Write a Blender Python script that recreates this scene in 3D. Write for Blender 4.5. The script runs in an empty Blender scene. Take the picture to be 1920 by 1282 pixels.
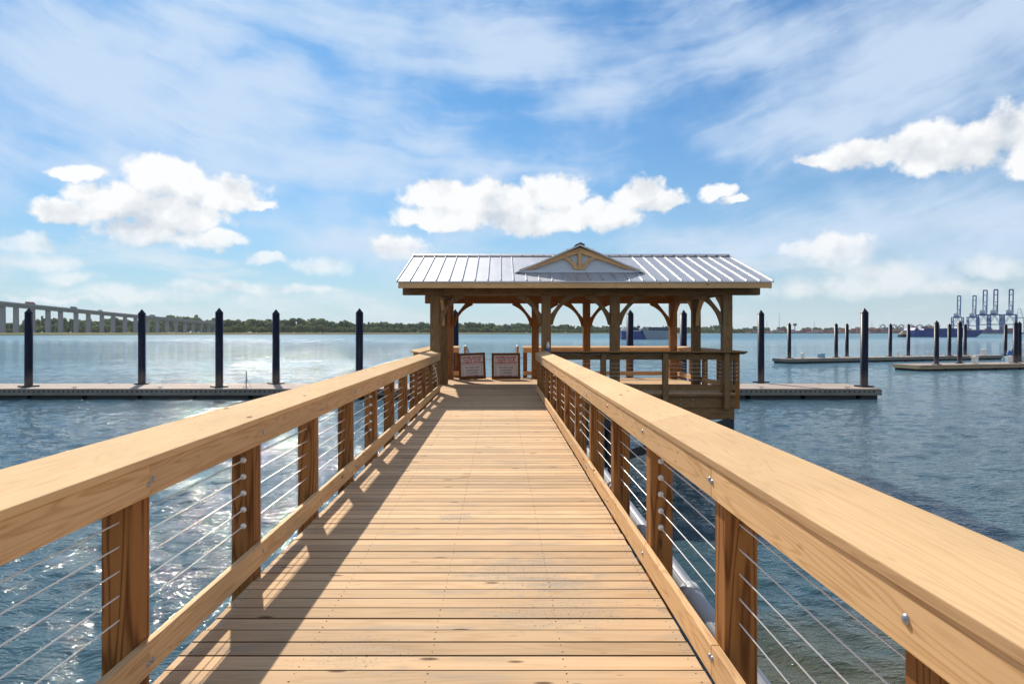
import bpy, math, random
from mathutils import Vector, Matrix, noise
R = math.radians
random.seed(7)
SC = bpy.context.scene
COL = SC.collection
F, VX, VY, CH = 1280.0, 937.5, 622.0, 1.6      # lens in photo pixels, vanishing point, eye height
WZ = -1.97                                     # water level
def at(px, py, Y): return Vector(((px-VX)*Y/F, Y, CH+(VY-py)*Y/F))
def ax(px, Y): return (px-VX)*Y/F

# ------------------------------------------------------------------ helpers
class MB:
    def __init__(s): s.v=[]; s.f=[]; s.m=[]
    def add(s, vs, fs, mi=0):
        n=len(s.v); s.v+= [tuple(v) for v in vs]
        for f in fs: s.f.append([i+n for i in f]); s.m.append(mi)
    def box(s, x0,x1,y0,y1,z0,z1, mi=0):
        s.add([(x0,y0,z0),(x1,y0,z0),(x1,y1,z0),(x0,y1,z0),(x0,y0,z1),(x1,y0,z1),(x1,y1,z1),(x0,y1,z1)],
              [(0,3,2,1),(4,5,6,7),(0,1,5,4),(1,2,6,5),(2,3,7,6),(3,0,4,7)], mi)
    def beam(s, a, b, w, h, mi=0, up=(0,0,1)):
        a=Vector(a); b=Vector(b); d=(b-a).normalized(); u=Vector(up)
        if abs(d.dot(u))>.99: u=Vector((0,1,0))
        r=d.cross(u).normalized(); u=r.cross(d).normalized(); r*=w/2; u*=h/2
        s.add([a-r-u,a+r-u,a+r+u,a-r+u,b-r-u,b+r-u,b+r+u,b-r+u],
              [(0,1,2,3),(7,6,5,4),(0,4,5,1),(1,5,6,2),(2,6,7,3),(3,7,4,0)], mi)
    def cyl(s, a, b, r0, r1=None, n=12, mi=0, caps=True):
        a=Vector(a); b=Vector(b); r1=r0 if r1 is None else r1
        d=(b-a).normalized(); u=Vector((0,0,1)) if abs(d.z)<.9 else Vector((1,0,0))
        r=d.cross(u).normalized(); u=r.cross(d)
        vs=[]
        for k in range(n):
            t=2*math.pi*k/n; q=r*math.cos(t)+u*math.sin(t)
            vs.append(a+q*r0); vs.append(b+q*r1)
        fs=[(2*k,2*k+1,(2*k+3)%(2*n),(2*k+2)%(2*n)) for k in range(n)]
        if caps: fs+= [tuple(2*k for k in range(n)), tuple(2*k+1 for k in reversed(range(n)))]
        s.add(vs,fs,mi)
    def tube(s, pts, r, n=8, mi=0):
        for a,b in zip(pts[:-1],pts[1:]): s.cyl(a,b,r,r,n,mi)
    def dome(s, c, d, r, h, n=10, mi=0):
        c=Vector(c); d=Vector(d).normalized(); u=Vector((0,0,1)) if abs(d.z)<.9 else Vector((1,0,0))
        a=d.cross(u).normalized(); b=a.cross(d); vs=[]; L=4
        for j in range(L):
            t=j/L*math.pi/2
            for k in range(n):
                q=2*math.pi*k/n; vs.append(c+(a*math.cos(q)+b*math.sin(q))*r*math.cos(t)+d*h*math.sin(t))
        vs.append(c+d*h); fs=[]
        for j in range(L-1):
            for k in range(n): fs.append((j*n+k,j*n+(k+1)%n,(j+1)*n+(k+1)%n,(j+1)*n+k))
        for k in range(n): fs.append(((L-1)*n+k,(L-1)*n+(k+1)%n,L*n))
        s.add(vs,fs,mi)
    def prism(s, poly, fn, t0, t1, mi=0):
        """polygon of 2d points extruded from t0 to t1; fn(u,v,t) gives the point"""
        n=len(poly); vs=[fn(u,v,t0) for u,v in poly]+[fn(u,v,t1) for u,v in poly]
        fs=[tuple(range(n)), tuple(n+i for i in reversed(range(n)))]
        fs+=[(i,i+n,(i+1)%n+n,(i+1)%n) for i in range(n)]
        s.add(vs,fs,mi)
    def build(s, name, mats, parent=None, smooth=False, bevel=0, seg=1, fix=True):
        me=bpy.data.meshes.new(name); me.from_pydata(s.v,[],s.f)
        if not isinstance(mats,(list,tuple)): mats=[mats]
        for m in mats: me.materials.append(m)
        me.polygons.foreach_set('material_index', s.m)
        if smooth: me.polygons.foreach_set('use_smooth',[True]*len(s.f))
        if fix:
            import bmesh
            bm=bmesh.new(); bm.from_mesh(me); bmesh.ops.recalc_face_normals(bm,faces=bm.faces); bm.to_mesh(me); bm.free()
        me.update()
        o=bpy.data.objects.new(name,me); COL.objects.link(o)
        if parent is not None: o.parent=parent
        if bevel:
            b=o.modifiers.new('bevel','BEVEL'); b.width=bevel; b.segments=seg; b.limit_method='ANGLE'
        return o
def tag(o, label=None, cat=None, group=None, kind=None):
    if label: o['label']=label
    if cat: o['category']=cat
    if group: o['group']=group
    if kind: o['kind']=kind
    return o
def thing(name, label, cat, loc=(0,0,0), rz=0, group=None):
    o=bpy.data.objects.new(name,None); COL.objects.link(o); o.location=loc; o.rotation_euler=(0,0,rz)
    o.empty_display_size=.2
    return tag(o,label,cat,group)
def dup(o, parent=None, **kw):
    c=o.copy(); COL.objects.link(c)
    if parent is not None: c.parent=parent
    for ch in list(o.children): dup(ch,c)
    return c
ORD=['first','second','third','fourth','fifth','sixth','seventh','eighth','ninth','tenth','eleventh','twelfth','thirteenth']

# ------------------------------------------------------------------ node helpers
class NT:
    def __init__(s, nt): s.nt=nt; s.N=nt.nodes; s.L=nt.links
    def new(s, t, **kw):
        n=s.N.new(t)
        for k,v in kw.items(): setattr(n,k,v)
        return n
    def put(s, sock, v):
        if hasattr(v,'is_linked') or isinstance(v,bpy.types.NodeSocket): s.L.new(v,sock)
        elif isinstance(v,(tuple,list)) and sock.type=='RGBA' and len(v)==3: sock.default_value=(*v,1)
        else: sock.default_value=v
    def math(s, op, a, b=None, c=None, clamp=False):
        n=s.new('ShaderNodeMath',operation=op); n.use_clamp=clamp
        s.put(n.inputs[0],a)
        if b is not None: s.put(n.inputs[1],b)
        if c is not None: s.put(n.inputs[2],c)
        return n.outputs[0]
    def vm(s, op, a, b=None):
        n=s.new('ShaderNodeVectorMath',operation=op); s.put(n.inputs[0],a)
        if b is not None:
            if op=='SCALE': s.put(n.inputs['Scale'],b)
            else: s.put(n.inputs[1],b)
        return n.outputs['Value'] if op in('LENGTH','DOT_PRODUCT','DISTANCE') else n.outputs[0]
    def mix(s, f, a, b, blend='MIX'):
        n=s.new('ShaderNodeMix',data_type='RGBA',blend_type=blend); n.clamp_factor=True
        s.put(n.inputs[0],f); s.put(n.inputs[6],a); s.put(n.inputs[7],b); return n.outputs[2]
    def ramp(s, v, a, b, lo=0., hi=1., smooth=True):
        n=s.new('ShaderNodeMapRange'); n.interpolation_type='SMOOTHSTEP' if smooth else 'LINEAR'
        s.put(n.inputs[0],v); n.inputs[1].default_value=a; n.inputs[2].default_value=b
        n.inputs[3].default_value=lo; n.inputs[4].default_value=hi; return n.outputs[0]
    def noise(s, vec, scale, detail=2, rough=.5, dist=0., out='Fac'):
        n=s.new('ShaderNodeTexNoise'); s.put(n.inputs['Vector'],vec); n.inputs['Scale'].default_value=scale
        n.inputs['Detail'].default_value=detail; n.inputs['Roughness'].default_value=rough
        n.inputs['Distortion'].default_value=dist
        return n.outputs[out]
    def sep(s, v): n=s.new('ShaderNodeSeparateXYZ'); s.put(n.inputs[0],v); return n.outputs
    def comb(s, x,y,z):
        n=s.new('ShaderNodeCombineXYZ')
        for i,v in enumerate((x,y,z)): s.put(n.inputs[i],v)
        return n.outputs[0]
def newmat(name):
    m=bpy.data.materials.new(name); m.use_nodes=True; t=NT(m.node_tree)
    return m,t,t.N['Principled BSDF']
def tc(t, which='Object'): return t.new('ShaderNodeTexCoord').outputs[which]
def bump(t, p, h, strength, dist):
    b=t.new('ShaderNodeBump'); b.inputs['Strength'].default_value=strength; b.inputs['Distance'].default_value=dist
    t.put(b.inputs['Height'],h); t.L.new(b.outputs[0],p.inputs['Normal']); return b
def islands(t):
    g=t.new('ShaderNodeNewGeometry'); o=t.new('ShaderNodeObjectInfo')
    a=t.math('MULTIPLY',g.outputs['Random Per Island'],41.7)
    return t.math('ADD',a,t.math('MULTIPLY',o.outputs['Random'],73.3)), g.outputs['Random Per Island'], o.outputs['Random']

def wood(name, axis, light, dark, knotc=(.10,.045,.018), ring=.6, freq=46., rough=.62, grey=0., vary=.22, knots=.05, cross=5.5, weather=None, al=.55):
    m,t,p=newmat(name)
    off,rpi,rob=islands(t)
    v=tc(t)
    v=t.vm('ADD',v,t.comb(off,t.math('MULTIPLY',off,.61),t.math('MULTIPLY',off,1.37)))
    def sc(a,c):
        s=[c,c,c]; s['xyz'.index(axis)]=a
        return t.vm('MULTIPLY',v,tuple(s))
    n=t.noise(sc(al,cross),1.,1.6,.45,.35)
    rings=t.math('MULTIPLY_ADD',t.math('SINE',t.math('MULTIPLY',n,freq*1.6)),.5,.5)
    rings=t.math('POWER',rings,3.)
    fib=t.noise(sc(2.2,150.),1.,2,.6)
    blot=t.noise(sc(.9,2.4),1.,3,.55)
    f=t.math('ADD',t.math('MULTIPLY',rings,ring),t.math('MULTIPLY',t.math('SUBTRACT',fib,.5),.55),clamp=True)
    col=t.mix(f,light,dark)
    tone=t.math('ADD',t.math('MULTIPLY_ADD',t.math('FRACT',t.math('MULTIPLY',off,3.17)),vary,1-vary*.5),
                t.math('MULTIPLY',t.math('SUBTRACT',blot,.5),.45))
    col=t.mix(1.,col,t.comb(tone,tone,tone),'MULTIPLY')
    if grey:
        g=t.ramp(t.noise(sc(1.3,4.5),1.,4,.65),.52,.72)
        col=t.mix(t.math('MULTIPLY',g,grey),col,(.30,.27,.225))
    if weather:
        pv=tc(t)
        for (sx,sy,rx,ry,am) in weather:
            l=t.vm('LENGTH',t.vm('MULTIPLY',t.vm('SUBTRACT',pv,(sx,sy,0)),(1/rx,1/ry,0)))
            n9=t.noise(pv,9.,5,.7)
            q=t.ramp(t.math('SUBTRACT',t.math('ADD',n9,.12),t.math('MULTIPLY',l,.38)),.30,.46)
            col=t.mix(t.math('MULTIPLY',q,am),col,(.33,.31,.27))
            sp=t.ramp(t.noise(pv,60.,2,.5),.62,.70)
            col=t.mix(t.math('MULTIPLY',t.math('MULTIPLY',sp,q),.8),col,(.07,.06,.05))
    vo=t.new('ShaderNodeTexVoronoi'); vo.inputs['Scale'].default_value=1.
    t.put(vo.inputs['Vector'],sc(1.9,6.)); 
    k=t.ramp(vo.outputs['Distance'],knots+.05,knots-.01)
    col=t.mix(t.math('MULTIPLY',k,.85),col,knotc)
    vo2=t.new('ShaderNodeTexVoronoi'); vo2.inputs['Scale'].default_value=1.
    t.put(vo2.inputs['Vector'],sc(3.1,15.)); k2=t.ramp(vo2.outputs['Distance'],.10,.03)
    k2=t.math('MULTIPLY',k2,t.ramp(t.noise(sc(.9,2.),1.,1,.5),.5,.62))
    col=t.mix(t.math('MULTIPLY',k2,.75),col,knotc)
    t.put(p.inputs['Base Color'],col)
    p.inputs['Roughness'].default_value=rough
    p.inputs['Specular IOR Level'].default_value=.14
    bump(t,p,t.math('ADD',fib,t.math('MULTIPLY',rings,.4)),.35,.0015)
    return m
def flat(name, c, rough=.5, metal=0., spec=.5, var=.12, scale=3., bumpy=0.):
    m,t,p=newmat(name)
    n=t.noise(tc(t),scale,4,.6)
    k=t.math('MULTIPLY_ADD',t.math('SUBTRACT',n,.5),var*2,1.)
    t.put(p.inputs['Base Color'],t.mix(1.,c,t.comb(k,k,k),'MULTIPLY'))
    p.inputs['Roughness'].default_value=rough; p.inputs['Metallic'].default_value=metal
    p.inputs['Specular IOR Level'].default_value=spec
    if bumpy: bump(t,p,n,bumpy,.02)
    return m
M={}
PL,PD=(.70,.445,.22),(.46,.235,.085)
for a in 'xyz':
    M['pine_'+a]=wood('pine '+a,a,PL,PD,freq=46,cross=13.,ring=.55,knots=.065,al=.7)
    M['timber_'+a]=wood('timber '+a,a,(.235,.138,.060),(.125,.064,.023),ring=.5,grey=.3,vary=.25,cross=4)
M['post']=wood('treated post','z',(.32,.14,.043),(.12,.042,.012),ring=.85,freq=40,cross=7,vary=.3,knots=.06)
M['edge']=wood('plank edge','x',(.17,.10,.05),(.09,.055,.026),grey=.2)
M['cap']=wood('cap board','x',(.70,.465,.245),(.52,.30,.13),ring=.34,rough=.8,freq=50,cross=15.,vary=.16,knots=.055,al=.8)
M['deck']=wood('deck board','x',(.67,.445,.25),(.50,.29,.135),ring=.40,freq=30,cross=11.,grey=.5,vary=.46,knots=.075,rough=.75,al=.8,weather=[(.2,4.55,.55,.5,.24),(-.38,5.9,.22,.16,.4),(.35,3.9,.6,.35,.16),(-.1,9.2,.5,.4,.14),(-.7,3.4,.4,.25,.14)])
M['cedar_x']=wood('red timber x','x',(.34,.15,.05),(.20,.075,.022),grey=.1)
M['cedar_z']=wood('red timber z','z',(.34,.15,.05),(.20,.075,.022),grey=.1)
M['screw']=flat('dark screw',(.10,.07,.05),.5,.4)
M['steel']=flat('stainless steel',(.86,.84,.80),.38,.45,var=.05)
M['galv']=flat('galvanised steel',(.5,.51,.53),.42,.8)
M['zinc']=flat('bright zinc',(.34,.36,.41),.42,.7)
M['pile']=flat('navy pile sleeve',(.005,.006,.018),.38,0,.18,.35,2.)
M['cone']=flat('navy pile cone',(.010,.012,.028),.45,0,.3,.2)
M['concrete']=flat('dock concrete',(.40,.315,.255),.85,var=.35,scale=1.6)
M['waler']=flat('weathered waler',(.19,.185,.16),.8,var=.4,scale=1.5)
M['walerwarm']=flat('pale waler timber',(.40,.29,.17),.8,var=.3,scale=1.5)
M['float']=flat('black float',(.008,.008,.009),.6)
M['pvc']=flat('grey conduit pvc',(.42,.44,.47),.45)
M['white']=flat('white plastic',(.75,.74,.70),.5,var=.05)
M['whitepaint']=flat('white painted panel',(.55,.60,.67),.6,var=.05)
M['signwhite']=flat('sign panel',(.72,.66,.64),.6,var=.04)
M['signred']=flat('red lettering',(.42,.02,.035),.6)
M['signgrey']=flat('grey lettering',(.16,.10,.11),.6)
M['signframe']=wood('sign frame','z',(.20,.085,.03),(.12,.045,.016))
M['rope']=flat('yellow rope',(.55,.42,.08),.8)
M['strap']=flat('white strap',(.7,.66,.58),.6)
M['blue']=flat('blue plastic',(.04,.13,.36),.4)
M['bluebox']=flat('pale blue box',(.2,.38,.52),.5)
M['red']=flat('red plastic',(.5,.05,.04),.45)
M['black']=flat('black rubber',(.012,.012,.013),.5)
M['darksteel']=flat('dark steel',(.05,.055,.06),.45,.5)
M['bridge']=flat('bridge concrete',(.30,.31,.34),.85,var=.12,scale=.05)
M['craneblue']=flat('crane blue paint',(.014,.085,.31),.5,var=.1)
M['cranegrey']=flat('crane grey paint',(.45,.48,.52),.5,var=.1)
M['hullblue']=flat('blue hull paint',(.012,.04,.19),.4,var=.35,scale=.15)
M['hullgrey']=flat('grey hull paint',(.20,.25,.31),.55,var=.45,scale=.12)
M['hullnavy']=flat('navy hull paint',(.008,.022,.10),.45,var=.3,scale=.2)
M['cargo']=flat('dark cargo',(.02,.03,.07),.7)
M['bark']=flat('bark',(.11,.085,.065),.9)
M['quay']=flat('quay concrete',(.13,.14,.13),.9,var=.3,scale=.03)
M['algae']=flat('wet dark pile',(.018,.022,.026),.4,var=.4)

def leafmat(name, c, c2):
    m,t,p=newmat(name)
    off,rpi,rob=islands(t)
    n=t.noise(tc(t),5.,2,.6)
    col=t.mix(t.ramp(t.math('ADD',t.math('MULTIPLY',rpi,.5),t.math('MULTIPLY',n,.6)),.2,.9),c,c2)
    k=t.math('MULTIPLY_ADD',rob,.5,.75)
    col=t.mix(1.,col,t.comb(k,k,k),'MULTIPLY')
    t.put(p.inputs['Base Color'],col); p.inputs['Roughness'].default_value=.8; p.inputs['Specular IOR Level'].default_value=.08
    tr=t.new('ShaderNodeBsdfTranslucent'); t.put(tr.inputs[0],t.mix(.55,col,(.24,.28,.07)))
    ms=t.new('ShaderNodeMixShader'); ms.inputs[0].default_value=.42
    t.L.new(p.outputs[0],ms.inputs[1]); t.L.new(tr.outputs[0],ms.inputs[2])
    t.L.new(ms.outputs[0],t.N['Material Output'].inputs[0]); return m
M['leaf_a']=leafmat('broadleaf foliage',(.085,.15,.06),(.21,.26,.11))
M['leaf_b']=leafmat('pine foliage',(.055,.105,.06),(.14,.18,.09))
M['leaf_c']=leafmat('bright shrub foliage',(.09,.14,.035),(.18,.22,.085))

def pilemat():
    m,t,p=newmat('navy pile sleeve'); v=tc(t); z=t.sep(v)[2]
    n=t.noise(t.vm('MULTIPLY',v,(6.,6.,.8)),1.,5,.65); rob=t.new('ShaderNodeObjectInfo').outputs['Random']
    lvl=t.math('ADD',z,t.math('MULTIPLY',t.math('SUBTRACT',n,.5),1.1))
    c=t.mix(t.ramp(n,.35,.75),(.004,.005,.016),(.012,.014,.034))
    c=t.mix(t.math('MULTIPLY',t.ramp(lvl,1.55,.8),.9),c,(.10,.072,.06))
    sc=t.ramp(t.noise(t.vm('MULTIPLY',v,(9.,9.,.35)),1.,3,.6),.66,.74)
    c=t.mix(t.math('MULTIPLY',sc,.35),c,(.10,.11,.14))
    t.put(p.inputs['Base Color'],c); p.inputs['Roughness'].default_value=.4; p.inputs['Specular IOR Level'].default_value=.2
    return m
M['pile']=pilemat()
def roofmat():
    m,t,p=newmat('galvalume roof')
    v=tc(t); n=t.noise(t.vm('MULTIPLY',v,(3.,.6,.6)),1.,3,.6)
    k=t.math('MULTIPLY_ADD',n,.30,.38)
    t.put(p.inputs['Base Color'],t.comb(k,k,t.math('MULTIPLY',k,1.02)))
    p.inputs['Metallic'].default_value=.45; p.inputs['Roughness'].default_value=.42
    bump(t,p,t.noise(t.vm('MULTIPLY',v,(.5,5.,5.)),1.,1,.5),.15,.01)
    return m
M['roof']=roofmat()
def marshmat():
    m,t,p=newmat('marsh grass')
    v=tc(t); n=t.noise(t.vm('MULTIPLY',v,(.03,.012,.4)),1.,5,.65); n2=t.noise(t.vm('MULTIPLY',v,(.6,.1,1.2)),1.,3,.6)
    c=t.mix(t.ramp(n,.35,.65),(.13,.15,.035),(.26,.19,.075)); c=t.mix(t.ramp(n2,.4,.7),c,(.07,.09,.03))
    z=t.sep(v)[2]; c=t.mix(t.ramp(z,-1.15,-1.75),c,(.035,.04,.02))
    t.put(p.inputs['Base Color'],c); p.inputs['Roughness'].default_value=.95; p.inputs['Specular IOR Level'].default_value=.1
    return m
M['marsh']=marshmat()
def watermat():
    m,t,p=newmat('harbour water')
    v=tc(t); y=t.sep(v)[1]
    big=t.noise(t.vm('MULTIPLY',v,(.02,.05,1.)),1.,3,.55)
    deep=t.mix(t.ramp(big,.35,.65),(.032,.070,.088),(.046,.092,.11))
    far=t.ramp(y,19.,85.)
    deep=t.mix(far,deep,t.mix(t.ramp(big,.35,.65),(.075,.185,.245),(.11,.235,.295)))  # distant water lightened in base colour to stand in for reflected sky
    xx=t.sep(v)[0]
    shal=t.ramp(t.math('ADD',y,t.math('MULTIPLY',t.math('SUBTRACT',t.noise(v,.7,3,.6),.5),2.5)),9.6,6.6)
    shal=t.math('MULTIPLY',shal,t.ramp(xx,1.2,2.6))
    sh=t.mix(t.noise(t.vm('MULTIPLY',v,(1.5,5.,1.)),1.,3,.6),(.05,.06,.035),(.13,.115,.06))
    rip_shade=t.math('ADD',t.noise(t.vm('MULTIPLY',v,(.07,.30,1.)),1.,4,.6,.4),t.math('MULTIPLY',t.noise(t.vm('MULTIPLY',v,(.012,.06,1.)),1.,3,.55),.8))  # bands of wave light and shade painted into the far base colour
    k=t.math('MULTIPLY_ADD',t.math('SUBTRACT',rip_shade,.9),t.math('MULTIPLY',far,1.6),1.)
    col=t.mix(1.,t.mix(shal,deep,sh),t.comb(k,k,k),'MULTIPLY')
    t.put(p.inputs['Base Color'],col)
    vf=t.ramp(y,150.,480.)
    t.put(p.inputs['Roughness'],t.math('ADD',t.math('MULTIPLY_ADD',far,.03,.04),t.math('MULTIPLY',vf,.25))); p.inputs['IOR'].default_value=1.333
    t.put(p.inputs['Specular IOR Level'],t.math('SUBTRACT',t.math('MULTIPLY_ADD',far,-.24,.5),t.math('MULTIPLY',vf,.20)))
    w=t.vm('ADD',v,t.vm('SCALE',t.vm('SUBTRACT',t.noise(v,.35,2,.5,out='Color'),(.5,.5,.5)),.9))
    b=t.noise(t.vm('MULTIPLY',w,(1.2,3.0,1.)),1.,3,.55,.4)
    c=t.noise(t.vm('MULTIPLY',w,(6.,11.,1.)),1.,2,.5,.3)
    a=t.noise(t.vm('MULTIPLY',w,(.33,.85,1.)),1.,2,.5,.3)
    c2=t.noise(t.vm('MULTIPLY',w,(15.,24.,1.)),1.,2,.5,.2)
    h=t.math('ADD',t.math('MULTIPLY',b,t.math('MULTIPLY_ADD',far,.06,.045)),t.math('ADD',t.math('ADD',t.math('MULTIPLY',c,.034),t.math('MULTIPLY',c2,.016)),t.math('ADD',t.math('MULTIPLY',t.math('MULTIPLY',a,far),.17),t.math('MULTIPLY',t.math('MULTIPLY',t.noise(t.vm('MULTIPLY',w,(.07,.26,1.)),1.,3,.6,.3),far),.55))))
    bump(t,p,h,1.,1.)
    return m
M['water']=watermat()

# ------------------------------------------------------------------ camera, sun, sky
cam=bpy.data.cameras.new('camera'); co=bpy.data.objects.new('camera',cam); COL.objects.link(co)
co.location=(0,0,CH); co.rotation_euler=(R(90),0,0)
cam.sensor_width=36; cam.lens=24; cam.shift_x=22.5/1920; cam.shift_y=-19/1920; cam.clip_end=20000; cam.clip_start=.05
SC.camera=co
SUN_EL, SUN_AZ = 40.0, -20.9         # azimuth measured from +Y towards +X
sd=Vector((math.sin(R(SUN_AZ))*math.cos(R(SUN_EL)),math.cos(R(SUN_AZ))*math.cos(R(SUN_EL)),math.sin(R(SUN_EL))))
sl=bpy.data.lights.new('sun','SUN'); sl.energy=4.9; sl.angle=R(.53); sl.color=(1.,.925,.81)
so=bpy.data.objects.new('sun',sl); COL.objects.link(so); so.rotation_euler=sd.to_track_quat('Z','Y').to_euler(); so.location=(-20,60,60)

W=bpy.data.worlds.new('World'); SC.world=W; W.use_nodes=True
t=NT(W.node_tree)
SKS=.08; SKYTINT=(.24,.73,1.13); CIRC=(.60,.72,.88)
def world():
    bg=t.N['Background']
    sky=t.new('ShaderNodeTexSky',sky_type='NISHITA'); sky.sun_disc=False
    sky.sun_elevation=R(SUN_EL); sky.sun_rotation=R(SUN_AZ); sky.air_density=1.15; sky.dust_density=.35; sky.ozone_density=2.2
    d=t.vm('NORMALIZE',tc(t,'Generated'))
    x,y,z=t.sep(d)
    az=t.math('ARCTAN2',x,y); el=t.math('ARCSINE',z)
    SK=1/SKS
    def W3(r,g,b): return (r*SK,g*SK,b*SK)
    base=t.mix(1.,sky.outputs[0],SKYTINT,'MULTIPLY')
    # pale air towards the horizon
    hz=t.math('POWER',2.718,t.math('MULTIPLY',t.math('MAXIMUM',el,0.),-7.5))
    base=t.mix(t.math('MULTIPLY',hz,.86),base,W3(.655,.715,.745))
    base=t.mix(.05,base,W3(.62,.76,.93))
    uv=t.comb(az,el,0.)
    def blobs(P,vec,kx,ky,below=1.,sm=.12):
        Fm=None
        for (cx,cy,rx,ry) in P:
            u=(cx-VX)/F; w=(VY-cy)/F; a=math.atan(u); e=math.atan(w*math.cos(a)); ca=math.cos(a)
            sx=F/(rx*kx)/(ca*ca); sy=F/(ry*ky)/ca
            dv=t.vm('SUBTRACT',vec,(a,e,0))
            if below!=1.:
                q=t.vm('MULTIPLY',t.vm('MINIMUM',dv,(9,0,9)),(0,sy*(below-1),0))
                dv=t.vm('ADD',t.vm('MULTIPLY',dv,(sx,sy,0)),q)
            else: dv=t.vm('MULTIPLY',dv,(sx,sy,0))
            f=t.math('SUBTRACT',1.,t.vm('LENGTH',dv))
            Fm=f if Fm is None else t.math('SMOOTH_MAX',Fm,f,sm)
        return Fm
    # thin high cloud: fibres drawn out along one wind, in broad sheets
    CI=[(150,90,330,120),(430,190,380,120),(620,290,340,70),(150,300,260,60),(760,60,260,90),(1000,80,160,70),(1135,150,95,60),(1420,60,260,70),(1720,120,300,120),(1560,215,230,55),
        (1700,400,380,60),(1400,440,300,40),(640,430,240,40),(1900,40,260,120),(330,30,300,80),(900,330,160,30)]
    wob=t.vm('SCALE',t.vm('SUBTRACT',t.noise(d,4.,4,.6,out='Color'),(.5,.5,.5)),.20)
    cov=blobs(CI,t.vm('ADD',uv,wob),1.25,1.25)
    s_=t.math('SUBTRACT',el,t.math('MULTIPLY',t.math('MULTIPLY',az,az),.30))
    fv=t.comb(az,s_,0.)
    fv=t.vm('ADD',fv,t.vm('SCALE',t.vm('SUBTRACT',t.noise(d,5.,4,.55,out='Color'),(.5,.5,.5)),.085))
    f1=t.noise(t.vm('MULTIPLY',fv,(2.6,13.,1.)),1.,8,.60)
    f2=t.noise(t.vm('MULTIPLY',fv,(6.,52.,1.)),1.,6,.6)
    f3=t.noise(d,7.,7,.55)
    ci=t.math('ADD',t.math('MULTIPLY',cov,.42),t.math('ADD',t.math('MULTIPLY',t.math('SUBTRACT',f1,.5),1.05),
       t.math('ADD',t.math('MULTIPLY',t.math('SUBTRACT',f2,.5),.34),t.math('MULTIPLY',t.math('SUBTRACT',f3,.5),.85))))
    cim=t.ramp(ci,-.20,.46,0.,.84)
    base=t.mix(cim,base,W3(*CIRC))
    # heaps of cumulus
    P=[(300,340,62,38),(345,350,60,34),(425,372,80,32),(205,388,70,34),(120,400,72,22),(395,445,60,22),(275,440,95,28),(330,400,120,34),(150,333,58,15),(470,385,50,12),
       (830,372,70,30),(925,380,85,34),(1035,368,70,40),(1000,410,140,34),(1115,412,72,30),(830,408,80,22),(1195,365,50,28),(1245,380,40,18),
       (1890,250,80,52),(1720,278,100,36),(1610,296,80,26),(1545,300,45,14),(1800,290,120,38),(1960,290,90,60),(1350,362,36,18),(1380,380,34,10),
       (60,462,60,24),(95,495,70,24),(125,522,60,18),(740,468,58,24),(610,495,60,18),(500,486,40,10),
       (250,556,190,16),(420,543,130,12),(120,566,110,10),(560,540,80,8),(1560,472,95,26),(1650,530,120,34),(1500,545,70,24),(1780,545,80,22),(1860,500,70,20)]
    wob=t.vm('SCALE',t.vm('SUBTRACT',t.noise(d,15.,5,.6,out='Color'),(.5,.5,.5)),.045)
    Fm=blobs(P,t.vm('ADD',uv,wob),1.22,1.35,1.35)
    n1=t.noise(d,22.,10,.57)
    n1b=t.noise(t.vm('ADD',d,(-.008,0,.016)),22.,10,.57)
    n5=t.noise(d,95.,5,.6)
    dens=t.math('ADD',Fm,t.math('ADD',t.math('MULTIPLY',t.math('SUBTRACT',n1,.5),1.55),t.math('MULTIPLY',t.math('SUBTRACT',n5,.5),.16)))
    hi=t.ramp(el,.08,.14)
    cum=t.math('ADD',t.math('MULTIPLY',t.ramp(dens,.03,.40),hi),t.math('MULTIPLY',t.ramp(dens,-.12,.85),t.math('SUBTRACT',1.,hi)))
    n4=t.noise(d,11.,4,.55); n4b=t.noise(t.vm('ADD',d,(-.012,0,.032)),11.,4,.55)
    lit=t.math('ADD',t.math('MULTIPLY',t.math('SUBTRACT',n1,n1b),1.5),t.math('MULTIPLY',t.math('SUBTRACT',n4,n4b),3.0))
    Fu=blobs([p for p in P if p[1]<450],t.vm('ADD',t.vm('ADD',uv,wob),(-.006,.016,0)),1.22,1.35,1.35)
    lit=t.math('ADD',lit,t.math('MULTIPLY',t.math('MINIMUM',t.math('SUBTRACT',Fm,Fu),.15),.85))
    lit=t.math('ADD',t.math('SUBTRACT',.84,t.math('MULTIPLY',t.ramp(dens,.3,1.1),.16)),lit,clamp=True)
    ccol=t.mix(lit,W3(.60,.65,.71),W3(.93,.93,.925))
    # soft low banks near the horizon
    lb=t.noise(t.vm('MULTIPLY',uv,(5.,17.,1.)),1.,8,.58,.3)
    band=t.math('MULTIPLY',t.ramp(el,.0,.035),t.ramp(el,.17,.07))
    lowc=t.math('MULTIPLY',t.ramp(lb,.47,.68),t.math('MULTIPLY',band,.7))
    base=t.mix(lowc,base,W3(.77,.81,.84))
    low=t.ramp(el,.08,.14,.62,.97)
    base=t.mix(t.math('MULTIPLY',cum,low),base,ccol)
    # bright cloud added out of view, overhead and behind, to raise fill light
    bk=t.math('MAXIMUM',t.ramp(y,-.05,-.5),t.math('MULTIPLY',t.ramp(z,.62,.9),.5))
    bn=t.ramp(t.noise(d,3.2,6,.6),.36,.62)
    base=t.mix(t.math('MULTIPLY',bk,t.math('MULTIPLY',bn,.85)),base,W3(.92,.95,.99))
    t.put(bg.inputs[0],base); bg.inputs[1].default_value=SKS
world()
SC.view_settings.view_transform='Standard'; SC.view_settings.look='None'; SC.view_settings.gamma=1; SC.view_settings.exposure=.12
SC.cycles.use_denoising=True
try: SC.cycles.denoiser='OPENIMAGEDENOISE'
except Exception: pass
SC.cycles.max_bounces=8; SC.cycles.sample_clamp_indirect=6

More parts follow.
